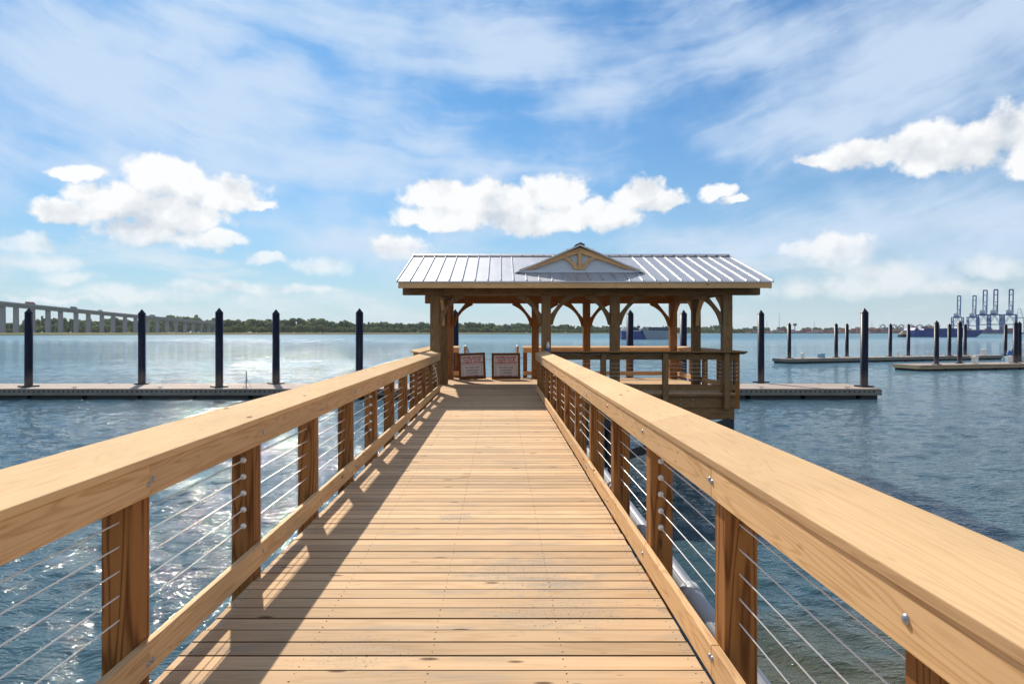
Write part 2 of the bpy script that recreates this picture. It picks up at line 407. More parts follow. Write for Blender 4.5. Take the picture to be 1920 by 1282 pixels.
# ------------------------------------------------------------------ water and land
def sea():
    import numpy as np
    ys=[-6.]
    while ys[-1]<520: ys.append(ys[-1]+max(.062,.0062*ys[-1]))
    ys=np.array(ys); nu=700; us=np.linspace(-1.02,1.02,nu)
    base=9.0
    wid=np.maximum(ys,base)
    X=us[None,:]*wid[:,None]; Y=np.repeat(ys[:,None],nu,1)
    sp=np.maximum(np.maximum(.062,.0062*ys),2.04*wid/nu)[:,None]
    rg=np.random.RandomState(3); Z=np.zeros_like(X); N=64
    gx=np.zeros_like(X)
    for k in range(6):
        th=rg.uniform(0,6.28); L=rg.uniform(14,50); gx+=np.sin((X*np.cos(th)*.6+Y*np.sin(th))*6.283/L+rg.uniform(0,6.28))
    gx=1+.22*gx/1.7
    for k in range(N):
        lam=.22*(1.9/.22)**(rg.uniform(0,1)**1.1); th=math.radians(78)+rg.normal(0,.62)
        sl=.118*1.414/math.sqrt(N)*(1.15 if lam<1.5 else .8); A=sl*lam/6.283
        wgt=np.clip((lam/sp-2.2)/2.5,0,1); wgt=wgt*wgt*(3-2*wgt)
        ph=(X*math.cos(th)+Y*math.sin(th))*6.283/lam+rg.uniform(0,6.28)
        Z+=A*wgt*(np.sin(ph)+.22*np.sin(2*ph+1.57))
    edge=np.clip((1.02-np.abs(us))/.05,0,1)[None,:]*np.clip((520-ys)/150,0,1)[:,None]*np.clip((ys+6)/2,0,1)[:,None]
    Z=WZ+Z*gx*edge
    ny=len(ys); V=np.stack([X,Y,Z],-1).reshape(-1,3)
    ii=np.arange(ny-1)[:,None]*nu+np.arange(nu-1)[None,:]
    Q=np.stack([ii,ii+1,ii+1+nu,ii+nu],-1).reshape(-1,4)
    # calm water round the fan out to the far shore
    n0=len(V); yo=np.linspace(-600,2900,ny)
    ex=np.concatenate([np.stack([np.full(ny,-2900.),yo,np.full(ny,WZ)],-1),np.stack([np.full(ny,2900.),yo,np.full(ny,WZ)],-1)]); V=np.concatenate([V,ex])
    r=np.arange(ny-1); L0=r*nu; R0=r*nu+nu-1
    Q=np.concatenate([Q,np.stack([n0+r,L0,L0+nu,n0+r+1],-1),np.stack([R0,n0+ny+r,n0+ny+r+1,R0+nu],-1)])
    polys=[[n0,n0+ny]+list(range(nu-1,-1,-1)),list(range((ny-1)*nu,ny*nu))+[n0+2*ny-1,n0+ny-1]]
    me=bpy.data.meshes.new('water'); nq=len(Q); loops=np.concatenate([Q.ravel()]+[np.array(p) for p in polys]).astype(np.int32)
    starts=np.concatenate([np.arange(nq)*4,nq*4+np.cumsum([0]+[len(p) for p in polys[:-1]])]).astype(np.int32)
    me.vertices.add(len(V)); me.vertices.foreach_set('co',V.astype(np.float32).ravel())
    me.loops.add(len(loops)); me.loops.foreach_set('vertex_index',loops)
    me.polygons.add(len(starts)); me.polygons.foreach_set('loop_start',starts)
    sm_=np.ones(len(starts),bool); sm_[(ny-1)*(nu-1):]=False; me.polygons.foreach_set('use_smooth',sm_)
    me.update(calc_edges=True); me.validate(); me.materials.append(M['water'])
    o=bpy.data.objects.new('water',me); COL.objects.link(o); return tag(o,kind='structure')
sea()
def lerp(tab,x):
    if x<=tab[0][0]: return tab[0][1]
    for (a,b),(c,d) in zip(tab[:-1],tab[1:]):
        if x<=c: return b+(d-b)*(x-a)/(c-a)
    return tab[-1][1]
SHORE=[(-400,640),(0,705),(300,790),(600,900),(1000,1140),(1200,1330),(1400,1500),(1700,1500),(2300,1500)]
TOPZ=[(-400,.5),(600,.35),(1000,-.1),(1300,-.7),(1500,-1.2),(2300,-1.2)]
mm=MB(); rows=[]
offs=[(-2,-2.2),(1,-1.75),(3,-1.1),(7,None),(16,None),(40,None),(110,None)]
for px in range(-420,2320,4):
    Y0=lerp(SHORE,px)+8*noise.noise((px*.012,0,0))+3*noise.noise((px*.06,2,0))
    zt=lerp(TOPZ,px); r=[]
    for i,(o,z) in enumerate(offs):
        zz=z if z is not None else zt-[.75,.3,0,.0][i-3]+.30*noise.noise((px*.11,o*.3,0))+.2*noise.noise((px*.4,o,3))
        Y=Y0+o; r.append((ax(px,Y),Y,max(zz,-1.9) if z is None else z))
    rows.append(r)
n=len(offs); mm.add([v for r in rows for v in r],[(i*n+j,(i+1)*n+j,(i+1)*n+j+1,i*n+j+1) for i in range(len(rows)-1) for j in range(n-1)])
tag(mm.build('marsh',M['marsh']),kind='structure')
lm=MB(); lrow=[]
for px in range(-420,2320,60):
    Y0=lerp(SHORE,px)+100; zt=lerp(TOPZ,px)-.35
    lrow.append(((ax(px,Y0),Y0,zt),(max(-2880,min(2880,ax(px,2880))),2880,zt)))
lm.add([v for r in lrow for v in r],[(2*i,2*i+2,2*i+3,2*i+1) for i in range(len(lrow)-1)])
tag(lm.build('terrain',M['marsh']),kind='structure')

# ------------------------------------------------------------------ railings
BOLT=MB(); BOLT.dome((0,0,0),(0,-1,0),.0135,.008,12)
FIT=MB(); FIT.cyl((0,0,0),(-.006,0,0),.019,.019,14); FIT.dome((-.006,0,0),(-1,0,0),.015,.010,12); FIT.cyl((-.012,0,0),(-.07,0,0),.006,.004,8)
CABZ=[.774,.668,.562,.456,.35]
POSTME=None
def railing(name,label,loc,rz,L,posts,cap_in,cap_out,fitposts=(),fitdir=1,base=-.42,joint0=0,group=None,capw='cap',pine='pine_x',postm='post',cap_ends=(0,0),cables=True,postname='post'):
    t_=thing(name,label,'railing',loc,rz,group)
    cut=sorted(set([0.,L]+[p for i,p in enumerate(posts) if i%3==joint0%3 and .5<p<L-.5]))
    cap=MB(); top=MB(); bot=MB()
    off=.0
    ccut=sorted(set([-cap_ends[0],L+cap_ends[1]]+[p+.28 for i,p in enumerate(posts) if i%3==(joint0+2)%3 and .8<p<L-3.2]))
    CS=.204; w=cap_in+cap_out; zo=CS*w; nx,nz=.038*CS/math.sqrt(1+CS*CS),.038/math.sqrt(1+CS*CS)
    for a,b in zip(ccut[:-1],ccut[1:]):
        q=[(-cap_in,1.05),(cap_out,1.05+zo),(cap_out+nx,1.05+zo-nz),(-cap_in+nx,1.05-nz)]
        cap.add([(a+.001,y,z) for y,z in q]+[(b-.001,y,z) for y,z in q],[(0,1,2,3),(7,6,5,4),(0,4,5,1),(1,5,6,2),(2,6,7,3),(3,7,4,0)])
    for a,b in zip(cut[:-1],cut[1:]):
        top.box(a+.0015,b-.0015,-.038,-.0005,.872,1.0115); bot.box(a+.0015,b-.0015,-.038,-.0005,.085,.225)
    cap.build('cap_rail',M[capw],t_,bevel=.004,seg=2); top.build('top_rail',M[pine],t_,bevel=.003); bot.build('bottom_rail',M[pine],t_,bevel=.003)
    pm=MB(); zi=1.0125+.05*CS; zq=zi+.14*CS
    pm.add([(-.07,0,base),(.07,0,base),(.07,.14,base),(-.07,.14,base),(-.07,0,zi),(.07,0,zi),(.07,.14,zq),(-.07,.14,zq)],[(0,3,2,1),(4,5,6,7),(0,1,5,4),(1,2,6,5),(2,3,7,6),(3,0,4,7)])
    p0=None; b0=None; f0=None
    for i,p in enumerate(posts):
        if p0 is None: o=p0=pm.build('post',M[postm],t_,bevel=.004)
        else: o=p0.copy(); COL.objects.link(o); o.parent=t_
        o.location=(p,0,0)
        for z in (.945,.155):
            for dx in ((-.018,.018) if (p in cut and 0<p<L) else (0,)):
                if b0 is None: b=b0=BOLT.build('bolt',M['zinc'],o,smooth=True)
                else: b=b0.copy(); COL.objects.link(b); b.parent=o
                b.location=(dx,-.0385,z+random.uniform(-.02,.02))
        if i in fitposts:
            for z in CABZ:
                if f0 is None: b=f0=FIT.build('cable_fitting',M['steel'],o,smooth=True)
                else: b=f0.copy(); COL.objects.link(b); b.parent=o
                b.location=(-.0705*fitdir,.062,z); b.rotation_euler=(0,0,0 if fitdir>0 else math.pi)
    if cables:
        c0=None
        for z in CABZ:
            if c0 is None:
                cm=MB(); cm.cyl((.02,.062,0),(L-.02,.062,0),.0031,.0031,8); c=c0=cm.build('cable',M['steel'],t_,smooth=True)
            else: c=c0.copy(); COL.objects.link(c); c.parent=t_
            c.location=(0,0,z)
    return t_
YS=-2.0; YE=17.80
pl=[3.03+1.44*k-YS for k in range(-3,10)]+[17.66-YS]
railing('railing','left boardwalk railing with wide cap, cable infill, and shadow cast onto the deck',(-1.59,YS,0),R(90),YE-YS,pl,.054,.216,fitposts=(4,7,10,13),fitdir=1,joint0=0,group='boardwalk railings')
pr=[YE-3.0-1.44*k for k in range(9,-4,-1)]; pr=[.14]+pr
railing('railing','right boardwalk railing, sunlit on its inner face, leading to pavilion corner',(.966,YE,0),R(-90),YE-YS,pr,.054,.216,fitposts=(9,6,3,12),fitdir=-1,joint0=1,group='boardwalk railings')

# ------------------------------------------------------------------ boardwalk
bw=thing('boardwalk','long timber boardwalk of crosswise pine planks leading to the pavilion','boardwalk')
dm=MB(); sm=MB(); y=YS
while y<17.79:
    w=.1375+random.uniform(-.0022,.002); dz=random.uniform(-.002,.0015)
    x0=-1.59+random.uniform(-.004,.004); x1=.966+random.uniform(-.004,.004); sk=random.uniform(-.0015,.0015)
    dm.add([(x0,y-sk,-.038),(x1,y+sk,-.038),(x1,y+w+sk,-.038),(x0,y+w-sk,-.038),(x0,y-sk,dz),(x1,y+sk,dz),(x1,y+w+sk,dz),(x0,y+w-sk,dz)],
           [(0,3,2,1),(4,5,6,7),(1,2,6,5),(3,0,4,7)])
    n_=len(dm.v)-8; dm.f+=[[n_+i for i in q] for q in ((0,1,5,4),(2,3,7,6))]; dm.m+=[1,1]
    for jx in (-1.545,-.965,-.34,.31,.92):
        for jy in (.03,.108):
            if random.random()<.93:
                q=.0026+random.random()*.0014
                sm.cyl((jx+random.uniform(-.012,.012),y+jy+random.uniform(-.008,.008),dz-.004),(jx,y+jy,dz+.0006),q,q,8)
                a=sm.v[-16:]; 
    y+=.1455
# straighten the screw shanks
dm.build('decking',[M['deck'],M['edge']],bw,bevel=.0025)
sm.build('screws',M['screw'],bw)
jm=MB()
for x in (-1.0,-.5,0,.45): jm.box(x-.02,x+.02,YS,17.75,-.28,-.0395)
jm.build('joist',M['timber_y'],bw)
for x in (-1.585,.92):
    rm=MB(); rm.box(x,x+.04,YS,17.76,-.30,-.0395); rm.build('rim_joist',M['timber_y'],bw)
for yb in (1.0,5.6,10.2,14.6):
    b=MB(); b.box(-1.85,1.2,yb-.15,yb+.15,-.60,-.285); b.build('cap_beam',M['timber_x'],bw)
    for x in (-1.2,.55):
        p=MB(); p.cyl((x,yb,-5),(x,yb,-.605),.15,.14,14); p.build('support_pile',M['algae'],bw,smooth=True)
pc=MB(); PX,PZ=1.215,-.06
pc.cyl((PX,-2,PZ),(PX,16.9,PZ),.055,.055,14)
pcol=MB()
for yy in (1.2,4.25,7.3,10.3,13.3): pcol.cyl((PX,yy,PZ),(PX,yy+.13,PZ),.066,.066,14)
cd=thing('conduit_pipe','grey plastic conduit pipe running low outside the right railing','pipe')
pc.build('pipe',M['pvc'],cd,smooth=True); pcol.build('coupling',M['pvc'],cd,smooth=True)
for yy in (2.4,5.2,8.2,11.3,14.5):
    h=MB(); h.beam((.97,yy,-.13),(1.22,yy,-.13),.03,.02); h.beam((1.28,yy,-.12),(1.28,yy,PZ+.03),.02,.02); h.build('hanger',M['galv'],cd)

# ------------------------------------------------------------------ pavilion platform
pf=thing('pier_platform','square timber pier platform on piles carrying the open pavilion','platform')
dm=MB(); y=17.80
while y<23.9:
    w=.1395; dz=random.uniform(-.0015,.001)
    a=-2.2
    for b in (2.02,6.14):
        dm.box(a+.002,b-.002+random.uniform(-.003,.003),y,y+w,-.038,dz); a=b
    y+=.1455
dm.build('decking',M['deck'],pf,bevel=.003)
XL,XR,YF,YB=-2.2,6.14,17.82,23.9
for (x0,x1,y0,y1) in ((XL,XR,YF,YF+.05),(XL,XR,YB-.06,YB-.01),(XL,XL+.05,YF+.051,YB-.061),(XR-.05,XR,YF+.051,YB-.061)):
    r=MB(); r.box(x0,x1,y0,y1,-.39,-.0395)
    r.build('rim_beam',M['timber_x'] if x1-x0>1 else M['timber_y'],pf,bevel=.004)
tr=MB(); tr.box(1.3,XR,17.735,17.80,-.075,-.012); tr.build('edge_board',M['timber_x'],pf,bevel=.003)
for yy in (18.0,20.9,23.5):
    r=MB(); r.box(-2.0,XR-.01,yy-.16,yy+.16,-.69,-.395); r.build('pile_cap_beam',M['timber_x'],pf,bevel=.006)
    for x in (-1.6,.55,2.9,6.02):
        p=MB(); p.cyl((x,yy,-5.5),(x,yy,-.692),.165,.15,16); p.build('support_pile',M['algae'],pf,smooth=True)
for x0,x1 in ((.55,2.9),(2.9,6.02)):
    r=MB(); r.beam((x0,17.8,-1.75),(x1,17.8,-.75),.06,.22); r.build('brace',M['algae'],pf)
bl=MB()
for xb in (4.72,5.03):
    for zb in (-.17,-.30): bl.dome((xb,17.819,zb),(0,-1,0),.022,.014,10)
bl.build('beam_bolts',M['zinc'],pf,smooth=True)

G='pavilion platform railings'
fl=6.14-1.13
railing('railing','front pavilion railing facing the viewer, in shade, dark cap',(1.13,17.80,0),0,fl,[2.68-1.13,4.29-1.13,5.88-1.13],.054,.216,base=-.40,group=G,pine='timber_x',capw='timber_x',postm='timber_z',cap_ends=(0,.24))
# front rail: posts must stand on the viewer's side, so turn it round
o=[q for q in COL.objects if q.get('label','').startswith('front pavilion railing')][0]
o.rotation_euler=(0,0,math.pi); o.location=(6.14,17.80,0)
for ch in o.children:
    if ch.name.startswith('post'): ch.location.x=fl-ch.location.x
    if ch.name.startswith('cap_rail'):
        ch.location.x=-.24
railing('railing','right side pavilion railing with posts standing over the water',(6.14,23.9,0),R(-90),6.0,[.3,1.75,3.2,4.6,5.95],.054,.216,fitposts=(0,1,2,3,4),fitdir=-1,group=G,capw='cap')
railing('railing','back pavilion railing right of the gangway gap, orange in sun',(6.1,23.9,0),R(180),5.3,[.1,1.6,3.1,4.4,5.22],.054,.216,group=G)
o=[q for q in COL.objects if q.get('label','').startswith('back pavilion railing')][0]
o.rotation_euler=(0,0,0); o.location=(.8,23.9,0)
for ch in o.children:
    if ch.name.startswith('post'): ch.location.x=5.3-ch.location.x
railing('railing','short back railing stub beside the left sign board',(-2.15,23.9,0),0,.72,[.1,.64],.054,.216,group=G)
railing('railing','left side pavilion railing partly hidden by the front left column',(-2.2,18.35,0),R(90),5.5,[.1,1.5,2.9,4.2,5.4],.054,.216,group=G)

# ------------------------------------------------------------------ pavilion
pv=thing('pavilion','open timber pavilion with curved braces under a silver metal roof','pavilion',(0,0,0))
CX=[-1.71,1.214,3.02,5.965]; CY=[17.98,20.80,23.30]; BZ0,BZ1=2.565,2.82
HW=.12
proto=MB(); proto.box(-HW,HW,-HW,HW,.001,BZ0-.001)
pt0=None; cols=[]
for j,yy in enumerate(CY):
    for i,xx in enumerate(CX):
        if j==1 and i in(1,2): continue
        xx2={1.214:1.2,3.02:2.95,5.965:5.90}.get(xx,xx) if j==2 else xx
        red=(j==2)
        if red: o=proto.build('column',M['cedar_z'],pv,bevel=.006)
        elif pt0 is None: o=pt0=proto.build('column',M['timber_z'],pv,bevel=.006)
        else: o=pt0.copy(); COL.objects.link(o); o.parent=pv
        o.location=(xx2,yy,0); cols.append((xx2,yy,i,j))
for yy,m in ((CY[0],'timber_x'),(CY[2],'cedar_x')):
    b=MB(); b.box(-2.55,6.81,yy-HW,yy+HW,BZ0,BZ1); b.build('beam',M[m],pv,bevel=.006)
for xx in (CX[0],CX[3]-.02):
    b=MB(); b.box(xx-.10,xx+.10,CY[0]+HW+.003,CY[2]-HW-.003,BZ0+.004,BZ1-.003); b.build('side_beam',M['timber_y'],pv,bevel=.006)
def bez(a,b,c,n=10): return [((1-s)**2*a[0]+2*s*(1-s)*b[0]+s*s*c[0],(1-s)**2*a[1]+2*s*(1-s)*b[1]+s*s*c[1]) for s in [k/n for k in range(n+1)]]
BR=[(0.001,.50),(.40,0.001),(.66,0.001),(.66,.055)]+bez((.62,.075),(.16,.27),(.055,.78))+[(0.001,.79)]
for (xx,yy,i,j) in cols:
    red=(j==2)
    dirs=[]
    if j in(0,2):
        if i>0: dirs.append((-1,0))
        if i<3: dirs.append((1,0))
    if i in(0,3):
        if j<2: dirs.append((0,1))
        if j>0: dirs.append((0,-1))
    for dx,dy in dirs:
        b=MB()
        b.prism(BR,lambda u,v,s:(xx+dx*(HW+u)+(-dy)*s,yy+dy*(HW+u)+dx*s,BZ0-v),-.045,.045)
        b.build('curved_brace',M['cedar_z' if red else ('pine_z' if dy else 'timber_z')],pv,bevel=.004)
# roof
EX0,EX1,EY0,EY1,RY=-2.61,6.88,17.15,23.91,20.53
EZ,RZ_=2.873,3.878; SL=(RZ_-EZ)/(RY-EY0)
def rz(y): return EZ+SL*(y-EY0) if y<=RY else EZ+SL*(2*RY-y-EY0)
rf=MB()
T=.035
for (ya,yb) in ((EY0,RY),(EY1,RY)):
    rf.add([(EX0,ya,EZ),(EX1,ya,EZ),(EX1,yb,RZ_),(EX0,yb,RZ_),(EX0,ya,EZ-T),(EX1,ya,EZ-T),(EX1,yb,RZ_-T),(EX0,yb,RZ_-T)],
           [(0,1,2,3),(7,6,5,4),(0,4,5,1),(1,5,6,2),(2,6,7,3),(3,7,4,0)])
roof=rf.build('roof',M['roof'],pv)
ss=MB(); x=EX0+.02
nS=29; st=(EX1-EX0-.04)/nS
VL=(.389,18.08); 
for k in range(nS+1):
    xs=EX0+.02+k*st
    ye=RY-.02
    if VL[0]<xs<3.825:
        # stop under the small gable
        f=1-abs(xs-2.107)/1.718
        segs=[(EY0+.005,18.06)]
    else: segs=[(EY0+.005,ye)]
    for a,b in segs: ss.beam((xs,a,rz(a)+.018),(xs,b,rz(b)+.018),.022,.036)
    ss.beam((xs,EY1-.005,rz(EY1)+.018),(xs,ye+.04,rz(ye+.04)+.018),.022,.036)
ss.build('standing_seams',M['roof'],roof)
rc=MB(); 
for sg in (-1,1):
    a=Vector((EX0-.01,RY,RZ_+.055)); 
    rc.add([(EX0-.01,RY,RZ_+.06),(EX1+.01,RY,RZ_+.06),(EX1+.01,RY+sg*.14,RZ_+.012),(EX0-.01,RY+sg*.14,RZ_+.012)],[(0,1,2,3)])
rc.build('ridge_cap',M['galv'],roof)
dk=MB()
for sg,ya,yb in ((1,EY0+.06,RY),(-1,EY1-.06,RY)):
    z0=rz(ya)-T-.003; z1=RZ_-T-.003
    dk.add([(EX0+.05,ya,z0),(EX1-.05,ya,z0),(EX1-.05,yb,z1),(EX0+.05,yb,z1),(EX0+.05,ya,z0-.03),(EX1-.05,ya,z0-.03),(EX1-.05,yb,z1-.03),(EX0+.05,yb,z1-.03)],
           [(0,1,2,3),(7,6,5,4),(0,4,5,1),(1,5,6,2),(2,6,7,3),(3,7,4,0)])
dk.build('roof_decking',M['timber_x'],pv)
for ya in (EY0+.02,EY1-.06):
    b=MB(); b.box(EX0+.05,EX1-.04,ya,ya+.04,2.70,EZ-.037); b.build('fascia',M['pine_x'],pv,bevel=.003)
for xa in (EX0+.051,EX1-.091):
    for yb,yr in ((EY0+.065,RY-.002),(EY1-.065,RY+.002)):
        b=MB(); b.beam((xa+.02,yb,rz(yb)-.135),(xa+.02,yr,RZ_-.135),.04,.13); b.build('barge_board',M['timber_y'],pv)
for k in range(11):
    xr=-2.35+k*.905
    for yb,yr in ((EY0+.09,RY-.03),(EY1-.09,RY+.03)):
        b=MB(); b.beam((xr,yb,rz(yb)-.125),(xr,yr,RZ_-.125),.045,.10); b.build('rafter',M['timber_y'],pv)
b=MB(); b.box(EX0+.2,EX1-.2,RY-.03,RY+.03,RZ_-.32,RZ_-.08); b.build('ridge_beam',M['timber_x'],pv)
for xx in (CX[0],CX[3]-.02):
    b=MB(); b.box(xx-.06,xx+.06,RY-.06,RY+.06,BZ1+.001,RZ_-.321); b.build('king_post',M['timber_z'],pv)
# small gable on the front slope
GX,GH=2.107,1.718; GA=3.90
gb=MB()
Lc=Vector((GX-GH,18.02,rz(18.02)+.03)); Rc=Vector((GX+GH,18.02,rz(18.02)+.03)); A=Vector((GX,17.90,GA)); B=Vector((GX,20.50,RZ_+.02))
A2=A-Vector((0,0,.045)); 
for C in (Lc,Rc):
    C2=C-Vector((0,0,.03))
    gb.add([A,C,B,A2,C2,B-Vector((0,0,.03))],[(0,1,2),(5,4,3),(0,3,4,1),(1,4,5,2),(2,5,3,0)])
gab=gb.build('gable_roof',M['roof'],pv)
gs=MB()
for f in (.2,.4,.6,.8):
    for C in (Lc,Rc):
        p=A.lerp(C,f); q=B.lerp(C,f); gs.beam(p+Vector((0,.02,.018)),q+Vector((0,-.02,.018)),.022,.034)
gs.build('standing_seams',M['roof'],gab)
rcg=MB()
for sg in (-1,1):
    rcg.add([(GX,17.88,GA+.045),(GX,20.4,RZ_+.07),(GX+sg*.13,20.4,RZ_+.02),(GX+sg*.13,17.88,GA-.015)],[(0,1,2,3)])
rcg.build('ridge_cap',M['galv'],gab)
zb=rz(18.12)+.012
gp=MB(); gp.prism([(-GH+.12,zb),(GH-.12,zb),(0,GA-.10)],lambda u,v,s:(GX+u,s,v),18.125,18.15); gp.build('gable_panel',M['whitepaint'],gab)
for sg in (-1,1):
    b=MB(); b.prism([(sg*(GH-.10),zb+.065),(sg*(GH-.42),zb+.065),(0,GA-.215),(0,GA-.075)],lambda u,v,s:(GX+u,s,v),18.03,18.12); b.build('gable_rafter',M['pine_x'],gab,bevel=.003)
    pts=[(sg*.05,zb+.07)]+[(sg*u,v) for u,v in [(.14,zb+.07),(.17,zb+.15),(.26,zb+.26),(.40,zb+.36),(.62,zb+.42)]]+[(sg*.50,zb+.475)]+[(sg*u,v) for u,v in [(.36,zb+.43),(.22,zb+.33),(.11,zb+.22),(.05,zb+.16)]]
    b=MB(); b.prism(pts,lambda u,v,s:(GX+u,s,v),18.045,18.115); b.build('gable_brace',M['pine_x'],gab)
b=MB(); b.box(GX-.045,GX+.045,18.025,18.118,zb+.066,GA-.20); b.build('gable_post',M['pine_z'],gab,bevel=.003)
b=MB(); b.box(GX-GH+.13,GX+GH-.13,18.06,18.124,rz(18.06)+.015,zb+.062); b.build('flashing',M['whitepaint'],gab)

# ------------------------------------------------------------------ notice boards
def text(body, size, mat, parent, x, z, y, name='lettering', bold=0.):
    cu=bpy.data.curves.new('lettering','FONT'); cu.body=body; cu.size=size; cu.align_x='CENTER'; cu.align_y='CENTER'; cu.extrude=.001; cu.offset=bold
    cu.resolution_u=2
    tmp=bpy.data.objects.new('tmp',cu); COL.objects.link(tmp)
    dg=bpy.context.evaluated_depsgraph_get(); me=bpy.data.meshes.new_from_object(tmp.evaluated_get(dg))
    bpy.data.objects.remove(tmp)
    me.materials.clear(); me.materials.append(mat)
    o=bpy.data.objects.new(name,me); COL.objects.link(o); o.parent=parent
    o.rotation_euler=(R(90),0,0); o.location=(x,y,z); return o
def sign(label,x,rolls,w,h):
    s=thing('notice_board',label,'sign',(x,22.86,.012),0,'notice boards by the gangway')
    s.rotation_euler=(R(-9),R(rolls),0)
    fr=.075
    b=MB(); b.box(-w/2,w/2,-.02,.02,h-fr,h); b.box(-w/2,w/2,-.02,.02,0.0,fr+.03); b.box(-w/2,-w/2+fr,-.02,.02,fr+.0305,h-fr-.0005); b.box(w/2-fr,w/2,-.02,.02,fr+.0305,h-fr-.0005)
    b.build('frame',M['signframe'],s,bevel=.003)
    b=MB(); b.box(-w/2+fr+.001,w/2-fr-.001,-.008,.008,fr+.031,h-fr-.001); p=b.build('panel',M['signwhite'],s)
    yy=-.0095; zc=h-fr
    text('DANIEL ISLAND',.098,M['signred'],p,0,zc-.075,yy,bold=.003)
    text('YACHT CLUB',.098,M['signred'],p,0,zc-.165,yy,bold=.003)
    text('COMING SOON!',.098,M['signred'],p,0,zc-.255,yy,bold=.003)
    text('No entry until',.082,M['signgrey'],p,0,zc-.41,yy,bold=.0015)
    text('construction',.082,M['signgrey'],p,0,zc-.50,yy,bold=.0015)
    text('is complete',.082,M['signgrey'],p,0,zc-.585,yy,bold=.0015)
    text('SAFETY FIRST',.07,M['signred'],p,0,zc-.695,yy,bold=.002)
    b=MB(); bw_=w/2-fr-.06; z0,z1=zc-.70,zc-.325
    b.box(-bw_,bw_,-.0105,-.0085,z1,z1+.008); b.box(-bw_,-bw_+.008,-.0105,-.0085,z0,z1); b.box(bw_-.008,bw_,-.0105,-.0085,z0,z1)
    for sg in (-1,1): b.box(min(sg*bw_,sg*(bw_-.05)),max(sg*bw_,sg*(bw_-.05)),-.0105,-.0085,z0-.008,z0)
    b.build('border_line',M['signred'],p)
    for sg in (-1,1):
        b=MB(); b.beam((sg*(w/2-.04),.03,h-.04),(sg*(w/2-.04),.42,.07),.05,.03); b.build('prop_leg',M['signframe'],s)
    return s
sign('brown framed notice board with red lettering, tilted, left of the gap',ax(886,22.8),-2.6,.90,.885)
sign('brown framed notice board with red lettering, upright, right of the gap',ax(948.8,22.8),-.3,.96,.885)

# gangway beyond the gap
gw=thing('gangway','aluminium gangway with tube handrails sloping down to the dock behind the signs','gangway',(0,0,0))
g0,g1=Vector((0,23.98,-.02)),Vector((0,36.6,-1.36))
for xg in (-1.23,.61):
    b=MB(); dv=Vector((xg,0,0))
    b.tube([dv+g0+Vector((0,.2,.0)),dv+g0+Vector((0,.2,1.08)),dv+g0+Vector((0,.45,1.12)),dv+g1+Vector((0,-.2,1.05)),dv+g1+Vector((0,-.2,0))],.03,8)
    b.tube([dv+g0+Vector((0,.2,.55)),dv+g1+Vector((0,-.2,.55))],.02,8)
    for k in range(1,9): q=g0.lerp(g1,k/9)+dv; b.cyl(q,q+Vector((0,0,1.06)),.018,.018,8)
    b.build('handrail',M['zinc'],gw,smooth=True)
    b=MB(); b.cyl((xg,23.97,0),(xg,23.97,1.06),.05,.05,10); b.dome((xg,23.97,1.06),(0,0,1),.055,.05,10,1); b.build('end_post',[M['pine_z'],M['white']],gw,smooth=True)
b=MB(); b.beam(g0+Vector((-.31,0,0)),g1+Vector((-.31,0,0)),1.7,.08); b.build('walking_surface',M['galv'],gw)
rp=MB(); pts=[]
for k in range(13):
    s=k/12; pts.append((-1.4+2.2*s,23.86,.69-.05*math.sin(math.pi*s)))
rp.tube(pts,.009,6); tag(rp.build('rope',M['rope'],smooth=True),'yellow rope strung across the gangway gap behind the signs','rope')

# loose strap on left railing, ornament on right rail end
st=MB(); a,b_=at(798,694,15.9),at(813,741,16.4)
pts=[Vector((-1.50+.04*math.sin(s*3),15.3+1.0*s,.86-.72*s+.06*math.sin(s*math.pi))) for s in [k/10 for k in range(11)]]
for p,q in zip(pts[:-1],pts[1:]): st.beam(p,q,.012,.045)
tag(st.build('strap',M['strap'],bevel=.002),'white strap hanging slantwise on the left railing near the pavilion','strap')
orn=thing('bottle','small clear bottle with red top and blue base on right rail end','bottle',(1.25,17.68,1.088))
b=MB(); b.cyl((0,0,0),(0,0,.09),.055,.05,12); b.build('base',M['blue'],orn,smooth=True)
b=MB(); b.cyl((0,0,.0905),(0,0,.20),.045,.04,12); b.cyl((0,0,.2005),(0,0,.26),.04,.016,12); b.build('body',M['white'],orn,smooth=True)
b=MB(); b.cyl((0,0,.2605),(0,0,.30),.022,.022,10); b.build('top',M['red'],orn,smooth=True)

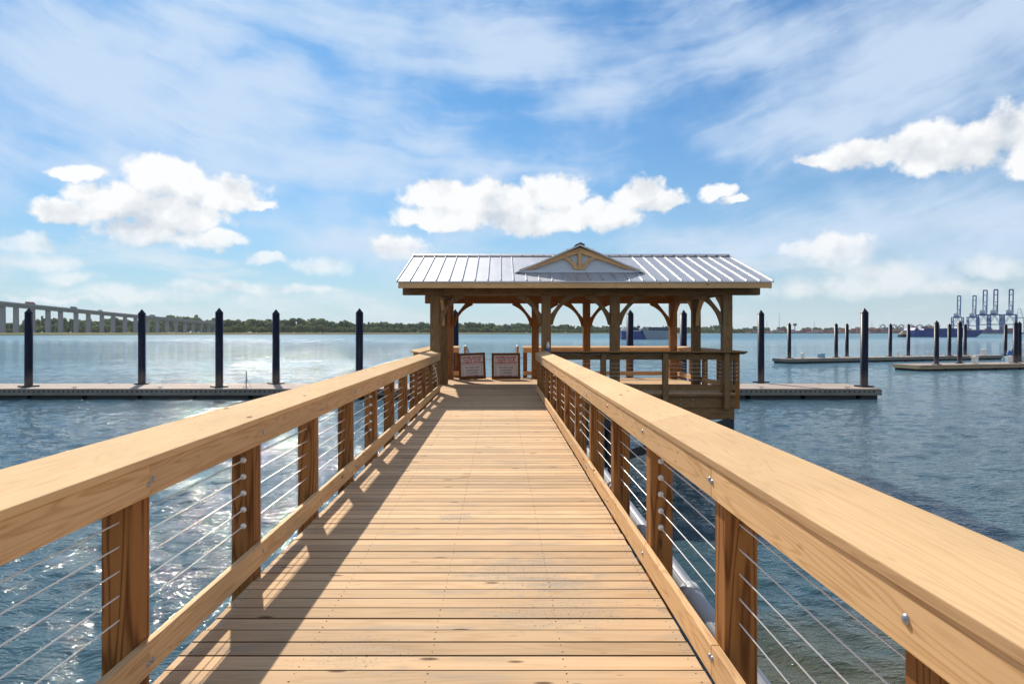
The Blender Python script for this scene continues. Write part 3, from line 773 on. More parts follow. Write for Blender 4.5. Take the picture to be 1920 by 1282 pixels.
# ------------------------------------------------------------------ floating docks and piles
def dock(label,loc,rzang,L,Wd,slots=True,warm=False,end='square',group='floating docks'):
    """local frame: x along the dock, front face at y=0, deck top z=.54 above water"""
    d=thing('floating_dock',label,'dock',(loc[0],loc[1],WZ),rzang,group)
    tp=.54
    b=MB(); x=0.
    while x<L:
        e=min(x+3.0,L); b.box(x+.012,e-.012,-.02,Wd+.02,tp-.05,tp); x=e
    b.build('deck_slab',M['concrete'],d,bevel=.01)
    wl=MB(); wl.box(0.02,L-.02,0.,.09,.19,tp-.052); wl.box(.02,L-.02,Wd-.09,Wd,.19,tp-.052)
    wl.box(L-.0195,L+.07,.0,Wd,.19,tp-.052); wl.box(-.07,.0195,.0,Wd,.19,tp-.052)
    wl.box(.03,L-.03,-.035,-.001,.19,.30)
    if slots:
        x=.2
        while x<L-.2:
            wl.box(x,x+.075,-.012,-.001,.345,.43,1); x+=.262
    wl.build('waler',[M['walerwarm' if warm else 'waler'],M['float']],d)
    fb=MB(); x=.15
    while x<L-1:
        e=min(x+2.7,L-.15); fb.box(x,e,.05,Wd-.05,-.35,.188); x=e+.25
    fb.build('float',M['float'],d)
    cm=MB(); x=2.
    cm.box(-.16,.16,-.02,.02,.07,.10); cm.box(-.06,-.03,-.02,.02,0,.0695); cm.box(.03,.06,-.02,.02,0,.0695); c0=None
    while x<L-1:
        for yy in (.18,Wd-.18):
            if c0 is None: c=c0=cm.build('cleat',M['galv'],d)
            else: c=c0.copy(); COL.objects.link(c); c.parent=d
            c.location=(x,yy,tp+.001)
        x+=4.6
    return d
dock('long floating dock with slotted side crossing behind the boardwalk',(-34,36.4),0,54.3,3.6)
d2a=math.atan2(70.5-61.9,ax(1990,70.5)-ax(1725,61.9))
dock('nearer right floating dock of pale timber edge cut off by frame edge',(ax(1725,61.9),61.9),math.atan2(4.5,17.),20,3.0,warm=True)
dock('farther right floating dock with blue box and white pedestals',(ax(1480,76.5),76.5),math.atan2(12.,32.5),35,2.6,slots=False,warm=False)
pmb=MB(); pmb.cyl((0,0,-6),(0,0,4.62),.205,.205,24)
pcb=MB(); pcb.cyl((0,0,4.62),(0,0,4.88),.215,.012,24); pcb.cyl((0,0,4.60),(0,0,4.6199),.215,.215,24)
pgb=MB(); pgb.box(-.36,-.23,-.36,.36,.545,.62); pgb.box(.23,.36,-.36,.36,.545,.62); pgb.box(-.2295,.2295,-.36,-.23,.545,.62); pgb.box(-.2295,.2295,.23,.36,.545,.62)
P0=None
def pile(px,Y,label,group,sc=1.,guide=True,top=1.):
    global P0
    if P0 is None:
        P0=thing('mooring_pile',label,'pile',(0,0,0),0,group)
        pmb.build('sleeve',M['pile'],P0,smooth=False); pcb.build('cone_cap',M['cone'],P0); pgb.build('pile_guide',M['black'],P0)
        for ch in P0.children:
            if ch.name.startswith('sleeve'):
                for pgn in ch.data.polygons: pgn.use_smooth=len(pgn.vertices)==4
        o=P0
    else: o=dup(P0)
    tag(o,label,'pile',group); o.location=(ax(px,Y),Y,WZ); o.scale=(sc,sc,top); o.rotation_euler=(R(random.uniform(-.45,.45)),R(random.uniform(-.45,.45)),random.random()*6.)
    return o
LD=[(53.5,37.6),(266,39.6),(411,37.4),(517.5,39.8),(673.5,38.0),(853.5,39.6)]
LB=['navy pile by the left frame edge on the long dock','navy pile on back edge of the long dock, second from left','navy pile left of the tripod stand on the long dock','navy pile right of the tripod stand on the long dock','navy pile rising just above the left railing','navy pile half hidden behind left pavilion columns']
for (px,Y),l in zip(LD,LB): pile(px,Y,l,'piles of the long dock')
RD=[(1181,40.2,'navy pile seen through the pavilion in front of the grey barge',1.),(1281,40.5,'navy pile seen through pavilion between two right columns',1.),(1427,40.6,'navy pile standing just right of the pavilion',.94),(1620,37.6,'thick black pile at the right end of the long dock',.98)]
for px,Y,l,s in RD: pile(px,Y,l,'piles of the long dock',s)
FD=[(1480,78),(1568,80.5),(1588,83),(1669,83.5),(1703,86.5),(1780,86),(1809.5,89),(1885,90.5)]
for i,(px,Y) in enumerate(FD): pile(px,Y,'slim black pile on far right dock, %s from its left end'%ORD[i],'piles of the far right dock',1.,True,.95)
ND=[(1756,63.0),(1799.5,65.4),(1904,66.2),(1911,68.6)]
for i,(px,Y) in enumerate(ND): pile(px,Y,'black pile on nearer right dock, %s from its left end'%ORD[i],'piles of the near right dock',1.,True,.95)
TOPD=WZ+.541
ts=thing('tripod_stand','thin dark tripod pole standing on the long dock','stand',(ax(462,36.75),36.75,TOPD))
b=MB(); b.cyl((0,0,.02),(0,0,.92),.02,.02,8); b.cyl((0,0,.52),(0,0,.56),.045,.045,8); b.build('pole',M['darksteel'],ts)
b0=None
for k in range(3):
    a=R(90+120*k+35)
    if b0 is None:
        b=MB(); b.cyl((0,0,.54),(.26,0,.0),.009,.009,6); o=b0=b.build('leg',M['darksteel'],ts)
    else: o=b0.copy(); COL.objects.link(o); o.parent=ts
    o.rotation_euler=(0,0,a)
def pedestal(px,Y,label,h,w):
    o=thing('power_pedestal',label,'pedestal',(ax(px,Y),Y,TOPD),.4,'white dock pedestals')
    b=MB(); b.box(-w/2,w/2,-w/2,w/2,0.,h*.8); b.build('post',M['white'],o,bevel=.02)
    b=MB(); b.box(-w*.62,w*.62,-w*.62,w*.62,h*.8+.001,h*.93); b.box(-w*.45,w*.45,-w*.45,w*.45,h*.9305,h); b.build('head',M['white'],o,bevel=.02)
for px,Y,h,w,l in ((1505,78.4,.62,.28,'white pedestal left of the pale blue box'),(1684,84.5,.62,.2,'small white pedestal between fourth and fifth far piles'),(1740,86,.62,.24,'white pedestal on far dock left of tall black pile'),(1845.5,88.8,.78,.42,'wide white pedestal beside the outboard boat'),(1828,65.2,.72,.42,'white pedestal in the middle of the nearer right dock'),(1895,67.6,.68,.34,'white pedestal below the blue outboard motor')):
    pedestal(px,Y,l,h,w)
bb=thing('dock_box','pale blue storage box standing on the far right dock','box',(ax(1540,79.6),79.6,TOPD),.35)
b=MB(); b.box(-.33,.33,-.25,.25,0,.42); b.build('body',M['bluebox'],bb,bevel=.02)
b=MB(); b.box(-.36,.36,-.28,.28,.421,.50); b.build('lid',M['bluebox'],bb,bevel=.02)

# small boat at the right edge
def skiff():
    Y=82.; s=thing('motor_boat','white open motor boat with blue outboard at the right frame edge','boat',(ax(1897,Y),Y,WZ),.22)
    b=MB(); st_=[]
    for x,hw,zb,zt in ((0,1.0,-.25,.62),(1.5,1.1,-.3,.64),(3.5,1.1,-.3,.72),(5.,.75,-.2,.85),(6.2,.06,.1,1.0)):
        st_.append([(x,-hw,zt),(x,-hw*.85,0.),(x,0,zb),(x,hw*.85,0.),(x,hw,zt)])
    vs=[p for r in st_ for p in r]; fs=[]
    for i in range(4):
        for j in range(4): fs.append((i*5+j,(i+1)*5+j,(i+1)*5+j+1,i*5+j+1))
        fs.append((i*5,i*5+4,(i+1)*5+4,(i+1)*5))
    fs.append((0,1,2,3,4)); b.add(vs,fs); b.build('hull',M['white'],s,smooth=False)
    b=MB(); b.box(1.0,1.7,-.4,.4,.65,1.25); b.box(1.2,1.65,-.38,.38,1.2505,1.55); b.build('console',M['white'],s,bevel=.04)
    b=MB(); b.box(.45,.85,-.4,.4,.65,1.05); b.box(.45,.55,-.4,.4,1.0505,1.5); b.build('seat',M['black'],s,bevel=.03)
    b=MB(); b.tube([(1.0,-.5,.65),(1.0,-.5,2.1),(2.,-.5,2.1),(2.,-.5,.65)],.03,6); b.tube([(1.0,.5,.65),(1.0,.5,2.1),(2.,.5,2.1),(2.,.5,.65)],.03,6); b.box(.6,2.3,-.7,.7,2.131,2.20); b.build('canopy_top',M['white'],s)
    m=MB(); m.dome((-.35,0,.95),(0,0,1),.30,.42,12); m.cyl((-.35,0,.72),(-.35,0,.95),.27,.30,12); mo=m.build('outboard_motor',M['blue'],s,smooth=True)
    m=MB(); m.box(-.47,-.22,-.09,.09,-.4,.719); m.box(-.3,.0,-.15,.15,.3,.6); m.build('shaft',M['white'],mo)
skiff()

# ------------------------------------------------------------------ barges
def loft(secs, closed_ends=True):
    b=MB(); n=len(secs[0]); vs=[p for s in secs for p in s]; fs=[]
    for i in range(len(secs)-1):
        for j in range(n): fs.append((i*n+j,(i+1)*n+j,(i+1)*n+(j+1)%n,i*n+(j+1)%n))
    fs.append(tuple(range(n))); fs.append(tuple((len(secs)-1)*n+j for j in range(n))); b.add(vs,fs); return b
def barge1():
    Y=326.; m=Y/F
    o=thing('cargo_barge','grey hulled cargo barge with dark covered hold behind the pavilion','barge',(ax(1205,Y),Y,WZ))
    L=(1254-1204)*m
    # raked end at the left
    secs=[[(x,-4,zb),(x,4,zb),(x,4,zt),(x,-4,zt)] for x,zb,zt in ((-.6,3.6,4.6),(.4,1.2,4.55),(1.6,-.6,4.4),(4,-1,4.2),(L,-1,4.2))]
    loft(secs).build('hull',M['hullgrey'],o)
    b=MB()
    for k in range(6): x=2+k*2.0; b.box(x,x+.12,-4.06,-4.001,.2,4.1)
    b.build('hull_ribs',M['hullgrey'],o)
    b=MB(); b.box(2.2,L-.2,-3.2,3.2,4.21,5.75); b.build('hold_cover',M['cargo'],o,bevel=.15)
    b=MB()
    for k in range(9): b.cyl((1.5+k*1.25,-3.8,4.2),(1.5+k*1.25,-3.8,5.1),.05,.05,6)
    b.tube([(1.5,-3.8,5.1),(L-.3,-3.8,5.1)],.05,6); b.build('guard_rail',M['cranegrey'],o)
    o=thing('push_boat','deep blue push boat with white deck house joined to the grey barge','boat',(ax(1163,Y),Y,WZ))
    L=(1205-1163)*m
    secs=[[(x,-3.6,zb),(x,3.6,zb),(x,3.6,zt),(x,-3.6,zt)] for x,zb,zt in ((0,-.4,4.3),(1,-1,4.3),(6,-1,4.25),(L-1.6,-1,4.3),(L-.4,-.8,4.6),(L+.1,-.6,4.7))]
    loft(secs).build('hull',M['hullblue'],o)
    b=MB(); b.box(.2,L-1.8,-3.75,-3.601,3.95,4.2); b.build('white_band',M['white'],o)
    b=MB(); b.beam((L-1.5,-3.8,4.2),(L+1.2,-3.8,-.6),.3,.5); b.build('bow_fender',M['hullnavy'],o)
    b=MB(); b.box(.6,3.2,-2,2,4.31,5.1); b.box(1.1,2.6,-1.5,1.5,5.101,5.8); b.build('deck_house',M['white'],o)
    b=MB(); b.box(4.2,L-2.2,-2.,2.,4.31,5.3); b.build('machinery',M['cargo'],o); 
    b=MB(); b.cyl((L-2,0,4.3),(L-2,0,7.6),.12,.06,6); b.box(L-2.7,L-1.3,-.4,.4,5.4,6.4); b.build('mast',M['cargo'],o)
barge1()
def barge2():
    Y=457.; m=Y/F
    o=thing('deck_barge','long blue deck barge with raked bow on the river at right','barge',(ax(1704,Y),Y,WZ),0)
    L=(1831-1704)*m
    secs=[[(x,-6,zb),(x,6,zb),(x,6,zt),(x,-6,zt)] for x,zb,zt in ((0,-.5,4.6),(1.2,-1,6.3),(1.8,-1,6.4),(3.2,-1,5.1),(6,-1,4.7),(6.6,-1,5.55),(33,-1,5.55),(34.5,-1,4.5),(L-6,-1,4.5),(L-2.5,1.2,4.5),(L,3.6,4.4))]
    loft(secs).build('hull',M['hullblue'],o)
    b=MB(); b.box(7,32.5,-5.4,5.4,5.56,5.8); b.build('hatch_cover',M['hullnavy'],o)
    b=MB(); b.box(7,32,-6.1,-6.001,4.3,4.6); b.build('rubbing_strake',M['hullnavy'],o)
    o=thing('tugboat','small black tugboat with cream deck house at the blue barge stern','tugboat',(ax(1687.5,Y),Y+1,WZ),0)
    secs=[[(x,-2.2*w,zb),(x,2.2*w,zb),(x,2.4*w,zt),(x,-2.4*w,zt)] for x,w,zb,zt in ((0,.8,-.3,1.7),(1.5,1,-1,1.6),(4,1,-1,1.75),(5.6,.6,-.4,2.1))]
    loft(secs).build('hull',M['black'],o)
    b=MB(); b.box(.8,4.4,-1.4,1.4,1.76,3.1); b.box(1.8,4.,-1.1,1.1,3.101,4.3); b.build('deck_house',flat('cream paint',(.55,.42,.30),.6),o,bevel=.1)
    b=MB(); b.cyl((2.9,0,4.3),(2.9,0,6.),.08,.05,6); b.build('mast',M['cranegrey'],o)
barge2()

# ------------------------------------------------------------------ bridge and traffic
def brx(Y): return -586-44*(Y-800)/700
def brz(Y): return lerp([(240,45.),(600,41.),(800,37.),(1041,31.7),(1500,23.),(1800,17.)],Y)
bg_=thing('road_bridge','long grey concrete highway bridge descending over the marsh at left','bridge')
d=MB(); ys=list(range(240,1801,20)); HWD=6.5
for dx0,dx1,z0,z1,nm in ((-HWD,HWD,-2.2,-1.15,'roadway_slab'),(-3.6,3.6,-5.3,-2.21,'box_girder'),(-HWD,-HWD+.35,-1.149,0,'parapet'),(HWD-.35,HWD,-1.149,0,'parapet')):
    d=MB(); vs=[]
    for Y in ys:
        x=brx(Y); z=brz(Y); vs+=[(x+dx0,Y,z+z0),(x+dx1,Y,z+z0),(x+dx1,Y,z+z1),(x+dx0,Y,z+z1)]
    fs=[(i*4+j,(i+1)*4+j,(i+1)*4+(j+1)%4,i*4+(j+1)%4) for i in range(len(ys)-1) for j in range(4)]
    fs+=[(0,1,2,3),tuple(4*(len(ys)-1)+j for j in range(4))]
    d.add(vs,fs); d.build(nm,M['bridge'],bg_)
for px in (-900,-700,-540,-410,-320,-240,-180,-125,-85,-50,-20,5,30,61,90,113.5,142.5,165.5,191,212,234.5,254,277,295,313,330,347,362,377,391,404):
    Y=900
    for _ in range(6): Y=F*brx(Y)/(px-VX)
    x=brx(Y); z=brz(Y)-5.31; p=MB(); w=2.9
    p.add([(x-w,Y-1.5,-2),(x+w,Y-1.5,-2),(x+w,Y+1.5,-2),(x-w,Y+1.5,-2),(x-w*.9,Y-1.5,z),(x+w*.9,Y-1.5,z),(x+w*.9,Y+1.5,z),(x-w*.9,Y+1.5,z)],[(0,3,2,1),(4,5,6,7),(0,1,5,4),(1,2,6,5),(2,3,7,6),(3,0,4,7)])
    p.build('pier',M['bridge'],bg_)
def truck(px,L,Hh,label,cm,bm,cat='truck',name='lorry'):
    Y=900
    for _ in range(6): Y=F*brx(Y)/(px-VX)
    Y-=0; x=brx(Y)
    # traffic drives along the bridge; the road runs mostly away from the viewer
    o=thing(name,label,cat,(x+2.6,Y,brz(Y)-1.14),math.atan2(700,-44))
    # seen from here the length is foreshortened, so trailers are real length along the road
    b=MB(); b.box(-L/2,L/2-2.6,-1.3,1.3,.9,Hh); b.build('cargo_box',bm,o,bevel=.06)
    b=MB(); b.box(L/2-2.4,L/2,-1.25,1.25,.7,Hh*.78); b.build('cab',cm,o,bevel=.15)
    b0=None
    for wx in (-L/2+1.2,-L/2+2.4,L/2-1.2):
        for wy in (-1.15,1.15):
            if b0 is None: b=MB(); b.cyl((0,-.15,0),(0,.15,0),.5,.5,12); w=b0=b.build('wheel',M['black'],o)
            else: w=b0.copy(); COL.objects.link(w); w.parent=o
            w.location=(wx,wy,.5)
redp=flat('dull red paint',(.30,.10,.10),.5); tealp=flat('dark teal paint',(.06,.12,.16),.5); grp=flat('grey van paint',(.28,.33,.37),.5)
truck(53,17,4.2,'red lorry high on the bridge above the leftmost pile',redp,redp)
truck(135,13,3.9,'dark teal lorry on the bridge, second from left',tealp,tealp)
truck(185,9,3.4,'small grey delivery van on the bridge',grp,grp,'van','delivery_van')
truck(283,18,4.0,'dull red lorry low on the bridge near the trees',redp,M['bridge'])

# ------------------------------------------------------------------ trees
def crown(seed, kind):
    rr=random.Random(seed); b=MB(); blobs=[]
    if kind=='broad':
        for k in range(11):
            a=rr.random()*6.28; h=.18+.62*rr.random(); rad=.30*math.sqrt(max(0.05,1-((h-.4)/.62)**2))
            blobs.append((rad*math.cos(a),rad*math.sin(a),h,.13+.10*rr.random()))
        nl,sz=80,.066
    elif kind=='pine':
        for k in range(9):
            a=rr.random()*6.28; h=.52+.42*rr.random(); rad=.17*rr.random()+.03
            blobs.append((rad*math.cos(a),rad*math.sin(a),h,.07+.07*rr.random()))
        for k in range(3): blobs.append((rr.uniform(-.15,.15),rr.uniform(-.15,.15),.3+.15*rr.random(),.07))
        nl,sz=48,.045
    else:
        for k in range(8): blobs.append((rr.uniform(-.5,.5),rr.uniform(-.4,.4),.25+.4*rr.random(),.22+.1*rr.random()))
        nl,sz=48,.09
    for (x,y,z,r) in blobs:
        for q in range(nl):
            d=Vector((rr.gauss(0,1),rr.gauss(0,1),rr.gauss(0,1))).normalized(); p=Vector((x,y,z))+Vector((d.x,d.y,d.z*.8))*r*(.65+.4*rr.random())
            nrm=(d+Vector((rr.uniform(-.7,.7),rr.uniform(-.7,.7),rr.uniform(-.4,.8)))).normalized()
            a=nrm.orthogonal().normalized(); c=nrm.cross(a); s=sz*(.6+.8*rr.random())
            b.add([p+a*s,p+c*s*.8,p-a*s,p-c*s*.8],[(0,1,2,3)])
    return b
def trunk(seed,kind):
    rr=random.Random(seed); b=MB(); top=.85 if kind=='pine' else .6
    b.cyl((0,0,-.03),(.01,0,top*.6),.022,.016,7); b.cyl((.01,0,top*.6),(0,0.01,top),.016,.006,7)
    for k in range(5):
        a=rr.random()*6.28; h=top*(.5+.45*rr.random()); b.cyl((0.005,0,h),(.16*math.cos(a),.16*math.sin(a),h+.12),.008,.003,5)
    return b
protos={'broad':[], 'pine':[], 'shrub':[]}
LBL={'broad':'rounded green broadleaf tree in the far shoreline wood','pine':'tall dark pine standing above the far shoreline wood','shrub':'low bright green shrub at the foot of the far wood'}
def tree(kind,x,y,z,h,w):
    rr=random.random(); L=protos[kind]
    if len(L)<5:
        o=thing({'broad':'broadleaf_tree','pine':'pine_tree','shrub':'shrub'}[kind],LBL[kind],'shrub' if kind=='shrub' else 'tree',(0,0,0),0,{'broad':'broadleaf trees along the far shore','pine':'pines along the far shore','shrub':'shrubs along the far shore'}[kind])
        sd_=len(L)*17+len(kind)
        crown(sd_,kind).build('crown',M[{'broad':'leaf_a','pine':'leaf_b','shrub':'leaf_c'}[kind]],o,fix=False)
        if kind!='shrub': trunk(sd_,kind).build('trunk',M['bark'],o)
        L.append(o)
    else: o=dup(random.choice(L))
    o.location=(x,y,z); o.scale=(w,w,h); o.rotation_euler=(0,0,random.random()*6.28)
TOP=[(-60,603),(0,606),(25,606),(40,602),(75,594),(105,592),(128,599),(150,596),(175,598),(200,595),(230,598),(260,598),(300,594),(310,591),(345,593),(352,592),(365,597),(400,598),(425,596),(440,602),(452,598),(475,596),(490,599),(540,597),(560,596),(590,598),(612,602),(628,606),(640,601),(660,604),(690,604),(720,604),(760,606),(800,605),(840,604),(872,602),(900,606),(960,606),(1000,607),(1040,609),(1060,608),(1090,612),(1130,610),(1180,613),(1250,612),(1300,613),(1345,610),(1370,614),(1400,615),(1440,616)]
def treeY(px):
    if px<415:
        Y=900
        for _ in range(5): Y=F*brx(Y)/(px-VX)
        return Y+lerp([(0,90),(300,110),(415,60)],px)
    return lerp(SHORE,px)+95
px=-55.; 
while px<1440:
    Yt=treeY(px); m=Yt/F; zb=lerp(TOPZ,px)-.4
    ty=lerp(TOP,px)+random.uniform(-1.0,4.0)
    kind='pine' if random.random()<.22 else 'broad'
    h=(VY-ty)*m+CH-zb; 
    if kind=='broad': h*=1.14; w=max(h*random.uniform(.8,1.25),12)
    else: h*=1.07; w=h*random.uniform(.6,.85)
    tree(kind,ax(px,Yt)+random.uniform(-2,2),Yt+random.uniform(0,40),zb,h,w)
    px+=w*.30/m*random.uniform(.75,1.2)
px=-55.
while px<1440:
    Yt=treeY(px)+75; m=Yt/F; zb=lerp(TOPZ,px)-.4
    h=((VY-lerp(TOP,px))*random.uniform(.6,.85))*m+CH-zb
    w=max(h*1.5,16); tree('broad',ax(px,Yt),Yt+random.uniform(0,25),zb-1.5,h,w); px+=w*.42/m
px=-55.
while px<1420:
    Yt=treeY(px)-30 if px>=415 else treeY(px)-45
    m=Yt/F; zb=lerp(TOPZ,px)-.4
    ty=lerp(TOP,px); h=((VY-ty)*random.uniform(.4,.68))*m+CH-zb
    tree('shrub',ax(px,Yt),Yt+random.uniform(-8,8),zb,h*1.1,max(h*.9,8))
    px+=max(h*.75,8)/m*random.uniform(.8,1.3)

# ------------------------------------------------------------------ port: quay, containers, cranes, water tower
q=MB(); q.box(ax(1398,1500),ax(2300,1500),1480,1494,-3,-.35); tag(q.build('quay',M['quay']),kind='structure')
q=MB(); q.box(ax(1765,1190),ax(2300,1190),1186,1260,-3,.5); tag(q.build('quay',M['quay']),kind='structure')
cols_=[('rust red',(.30,.09,.06)),('orange',(.42,.17,.07)),('pink red',(.38,.17,.17)),('pale grey',(.42,.43,.45)),('dark blue',(.05,.10,.22)),('maroon',(.20,.06,.07)),('sand',(.42,.33,.24)),('teal',(.08,.20,.24))]
cmat=[flat(n+' container',c,.6,var=.15,scale=.3) for n,c in cols_]
cp=[]
cont=MB(); cont.box(-6.1,6.1,-1.22,1.22,.0,2.6)
for k in range(22): cont.box(-6.+k*.55,-5.8+k*.55,-1.26,-1.2205,.2,2.4)
for (n,c),m in zip(cols_,cmat):
    o=cont.build('shipping_container',m); cp.append(o)
first=[True]*len(cols_)
rr=random.Random(5); px=1404.; count=0
while px<1765 and count<235:
    Y=1540+rr.choice([0,0,14,30]); hgt=int(lerp([(1400,2),(1450,3),(1560,4),(1640,5),(1765,5)],px)+rr.choice([-1,0,0,1]))
    for lv in range(max(1,hgt)):
        k=rr.choice([0,0,1,2,2,3,4,5,6,7]) 
        if first[k]: o=cp[k]; first[k]=False
        else: o=cp[k].copy(); COL.objects.link(o)
        o.location=(ax(px,Y)+rr.uniform(-.15,.15),Y,-1.2+lv*2.605); o.rotation_euler=(0,0,rr.choice([0,math.pi])+rr.uniform(-.01,.01))
        tag(o,cols_[k][0]+' shipping container stacked on the distant quay','container','containers stacked on the far quay'); count+=1
    px+=12.3/Y*F+rr.choice([.2,.2,.6,4.])
for k,f in enumerate(first):
    if f: bpy.data.objects.remove(cp[k])
for px in (1402,1420,1436,1466,1512,1534,1555,1580,1612,1630,1655,1685,1712):
    Y=1640; tree('broad',ax(px,Y),Y,-1.4,random.uniform(15,19),random.uniform(20,30))
def straddle(px,label):
    Y=1620; o=thing('straddle_carrier',label,'carrier',(ax(px,Y),Y,-1.2),0,'straddle carriers on the far quay')
    for sx in (-5,5):
        b=MB(); b.box(sx-.8,sx+.8,-2,2,0,17); b.build('leg',M['cranegrey'],o)
    b=MB(); b.box(-6.5,6.5,-2.4,2.4,17.01,19); b.box(-2,2,-1.5,1.5,19.01,21); b.build('top_frame',M['cranegrey'],o)
for i,px in enumerate((1655,1676,1690,1708,1724,1741,1757)): straddle(px,'grey straddle carrier frame above containers, %s from left'%ORD[i])
wt=thing('water_tower','pale water tower with bulb tank above the distant container yard','water tower',(ax(1490.4,1700),1700,-1.2))
b=MB(); b.cyl((0,0,0),(0,0,18),1.5,1.2,12); b.build('stem',M['cranegrey'],wt)
b=MB(); b.cyl((0,0,17),(0,0,19.5),1.3,4.8,16); b.cyl((0,0,19.5),(0,0,22),4.8,4.8,16); b.dome((0,0,22),(0,0,1),4.8,2.2,16); b.build('tank',flat('tank paint',(.10,.17,.22),.5),wt)
for px,hy in ((1461,586),(1527,603),(1635,603),(1438,601)):
    Y=1720; p=at(px,hy,Y); b=MB()
    for k in range(3):
        a=k*2.09; b.cyl((.9*math.cos(a),.9*math.sin(a),0),(.3*math.cos(a),.3*math.sin(a),p.z+1.2),.22,.12,5)
    for k in range(9): z=(p.z+1)*k/9; b.cyl((.7,0,z),(-.35,.6,z+2),.07,.07,4)
    o=b.build('radio_mast',M['cranegrey']); o.location=(p.x,Y,-1.2)
    tag(o,{1461:'tallest thin radio mast left of the water tower',1527:'thin radio mast right of the water tower',1635:'thin radio mast behind the thick end pile',1438:'shorter thin mast just right of pavilion pile'}[px],'mast',None)

def crane():
    o=thing('gantry_crane','x','crane',(0,0,0)); cb=M['craneblue']
    gx,wy,Hp=22.,18.,31.
    for x in (0,-gx):
        for y in (-wy/2,wy/2):
            b=MB(); b.beam((x,y,0),(x,y,Hp),1.7,1.7); b.build('leg',cb,o)
    for y in (-wy/2,wy/2):
        b=MB(); b.beam((0.8,y,14),(-gx-.8,y,14),1.2,1.5); b.beam((-.8,y,14.8),(-gx+.8,y,Hp-1),.8,.8); b.beam((-.8,y,13),(-gx+.8,y,2.6),.7,.7); b.beam((-.8,y,2.6),(-gx+.8,y,13),.6,.6); b.build('portal_beam',cb,o)
    for x in (0.01,-gx-.01):
        b=MB(); b.beam((x,-wy/2-3,1.6),(x,wy/2+3,1.6),2.0,2.6); b.beam((x,-wy/2+.8,14),(x,wy/2-.8,14),1.1,1.3); b.beam((x,-wy/2+.8,15),(x,0,Hp-.8),.7,.7); b.beam((x,wy/2-.8,15),(x,0,Hp-.8),.7,.7)
        for yb in (-wy/2,wy/2): b.box(x-1.4,x+1.4,yb-2.8,yb+2.8,-.2,.29)
        b.beam((x,-wy/2-.8,Hp),(x,wy/2+.8,Hp),1.4,1.8); b.build('sill_beam',cb,o)
    b=MB()
    for y in (-2.6,2.6): b.beam((3,y,Hp+1.9),(-gx-16,y,Hp+1.9),1.0,2.0)
    for k in range(8): b.beam((2-k*5.4,-2.1,Hp+1.9),(2-k*5.4,2.1,Hp+1.9),.7,.8)
    b.build('girder',cb,o)
    b=MB(); b.box(-gx-9,-gx+3,-3.5,3.5,Hp+3.0,Hp+8); b.build('machinery_house',M['cranegrey'],o)
    b=MB()
    for y in (-2.6,2.6): b.beam((.5,y,Hp+2.9),(-3,y*.4,Hp+19),.8,.8); b.beam((-gx+6,y,Hp+8),(-3,y*.4,Hp+19),.35,.16)
    b.beam((-3,-1.5,Hp+19),(-3,1.5,Hp+19),.9,.9); b.build('apex_frame',M['cranegrey'],o)
    b=MB(); a=R(81); dv=Vector((math.cos(a),0,math.sin(a))); h0=Vector((3.6,0,Hp+2.2)); BL=43
    for y in (-2.7,2.7): b.beam(h0+Vector((0,y,0)),h0+dv*BL+Vector((0,y,0)),1.2,2.0,0,(0,1,0))
    for k in (0,.33,.5,.8,1): q=h0+dv*BL*k; b.beam(q+Vector((0,-2.2,0)),q+Vector((0,2.2,0)),.9,1.1)
    b.build('boom',cb,o)
    b=MB(); q=h0+dv*BL; b.box(q.x-1.2,q.x+1.2,-3.2,3.2,q.z-.2,q.z+1.6); b.build('boom_tip',M['hullnavy'],o)
    b=MB()
    for y in (-2,2): b.tube([(-3,y*.5,Hp+19),h0+dv*BL*.55+Vector((0,y,0))],.16,5)
    b.build('stay',M['cranegrey'],o)
    return o
c0=crane()
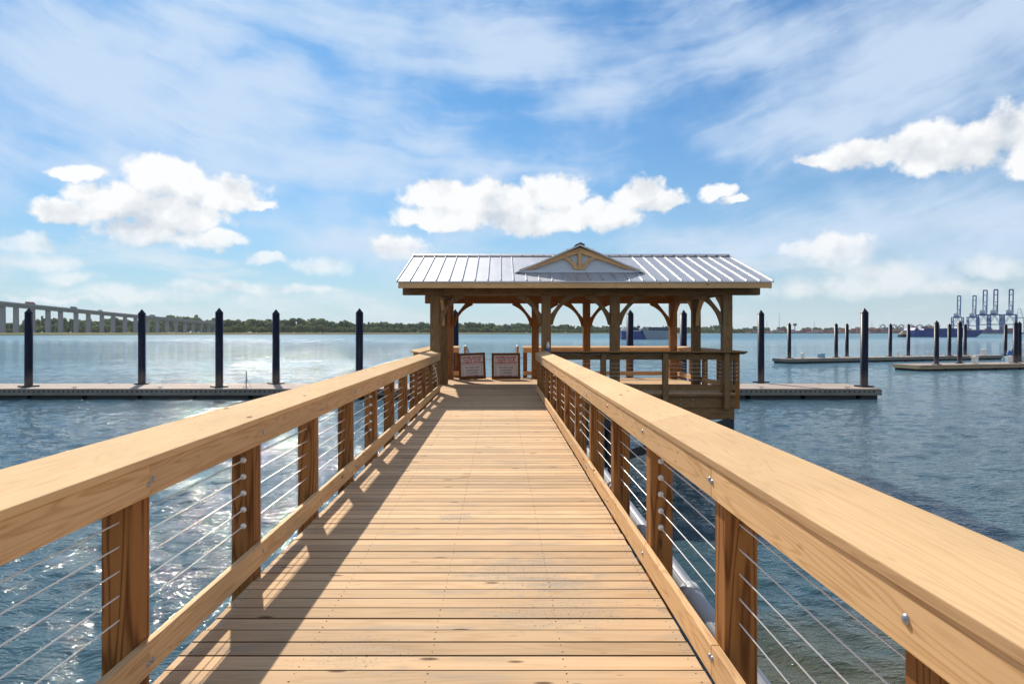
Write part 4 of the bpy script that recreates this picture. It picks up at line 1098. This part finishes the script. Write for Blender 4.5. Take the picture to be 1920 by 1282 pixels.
CR=[(1797,1330,.93,'blue gantry crane, leftmost, boom raised, girder reaching left'),(1826,1320,.93,'blue gantry crane with raised boom, second from left'),(1846,1230,1.,'blue gantry crane with raised boom, third from left'),(1866,1225,1.01,'blue gantry crane with raised dark tipped boom, fourth from left'),(1895,1222,1.01,'blue gantry crane with raised boom, rightmost of the five')]
for i,(px,Y,s,l) in enumerate(CR):
    o=c0 if i==0 else dup(c0)
    o.location=(ax(px,Y),Y,.5); o.scale=(s,s,s); o.rotation_euler=(0,0,R(48)); tag(o,l,'crane','gantry cranes with raised booms')
def pcrane():
    Y=1400; o=thing('harbour_crane','pale grey low crane frame at the right edge beyond blue cranes','crane',(ax(1911,Y),Y,-.5))
    for sx in (-9,9):
        b=MB(); b.beam((sx,0,0),(sx,0,30),1.4,1.4); b.build('leg',M['cranegrey'],o)
    b=MB(); b.beam((-14,0,31),(40,0,31),1.6,2.2); b.build('girder',M['cranegrey'],o)
    b=MB(); b.beam((-6,0,32),(-1.5,0,50),.8,.8); b.beam((8,0,32),(2.5,0,50),.8,.8); b.beam((-2,0,50),(3,0,50),1.,1.); b.beam((-4,0,40),(5.5,0,40),.6,.6); b.build('apex_frame',M['cranegrey'],o)
pcrane()
# low stacks at the foot of the cranes
k=0
for i,px in enumerate((1780,1793,1806,1819,1832,1845,1858,1871,1884,1897,1910)):
    for lv in range(2 if i%3 else 3):
        src=[o for o in COL.objects if o.name.startswith('shipping_container')][ (i*7+lv*3)%40 ]
        o=src.copy(); COL.objects.link(o); o.location=(ax(px,1262),1268,.5+lv*2.605)
# ------------------------------------------------------------------ air
hz=MB(); hz.box(-3050,3050,-700,3050,-9,140)
hm=bpy.data.materials.new('haze air'); hm.use_nodes=True; nt=hm.node_tree; nt.nodes.clear()
out=nt.nodes.new('ShaderNodeOutputMaterial'); pvn=nt.nodes.new('ShaderNodeVolumePrincipled')
pvn.inputs['Density'].default_value=.00006; pvn.inputs['Color'].default_value=(.80,.90,1.,1); pvn.inputs['Anisotropy'].default_value=.2
nt.links.new(pvn.outputs[0],out.inputs['Volume'])
tag(hz.build('haze',hm),kind='stuff')
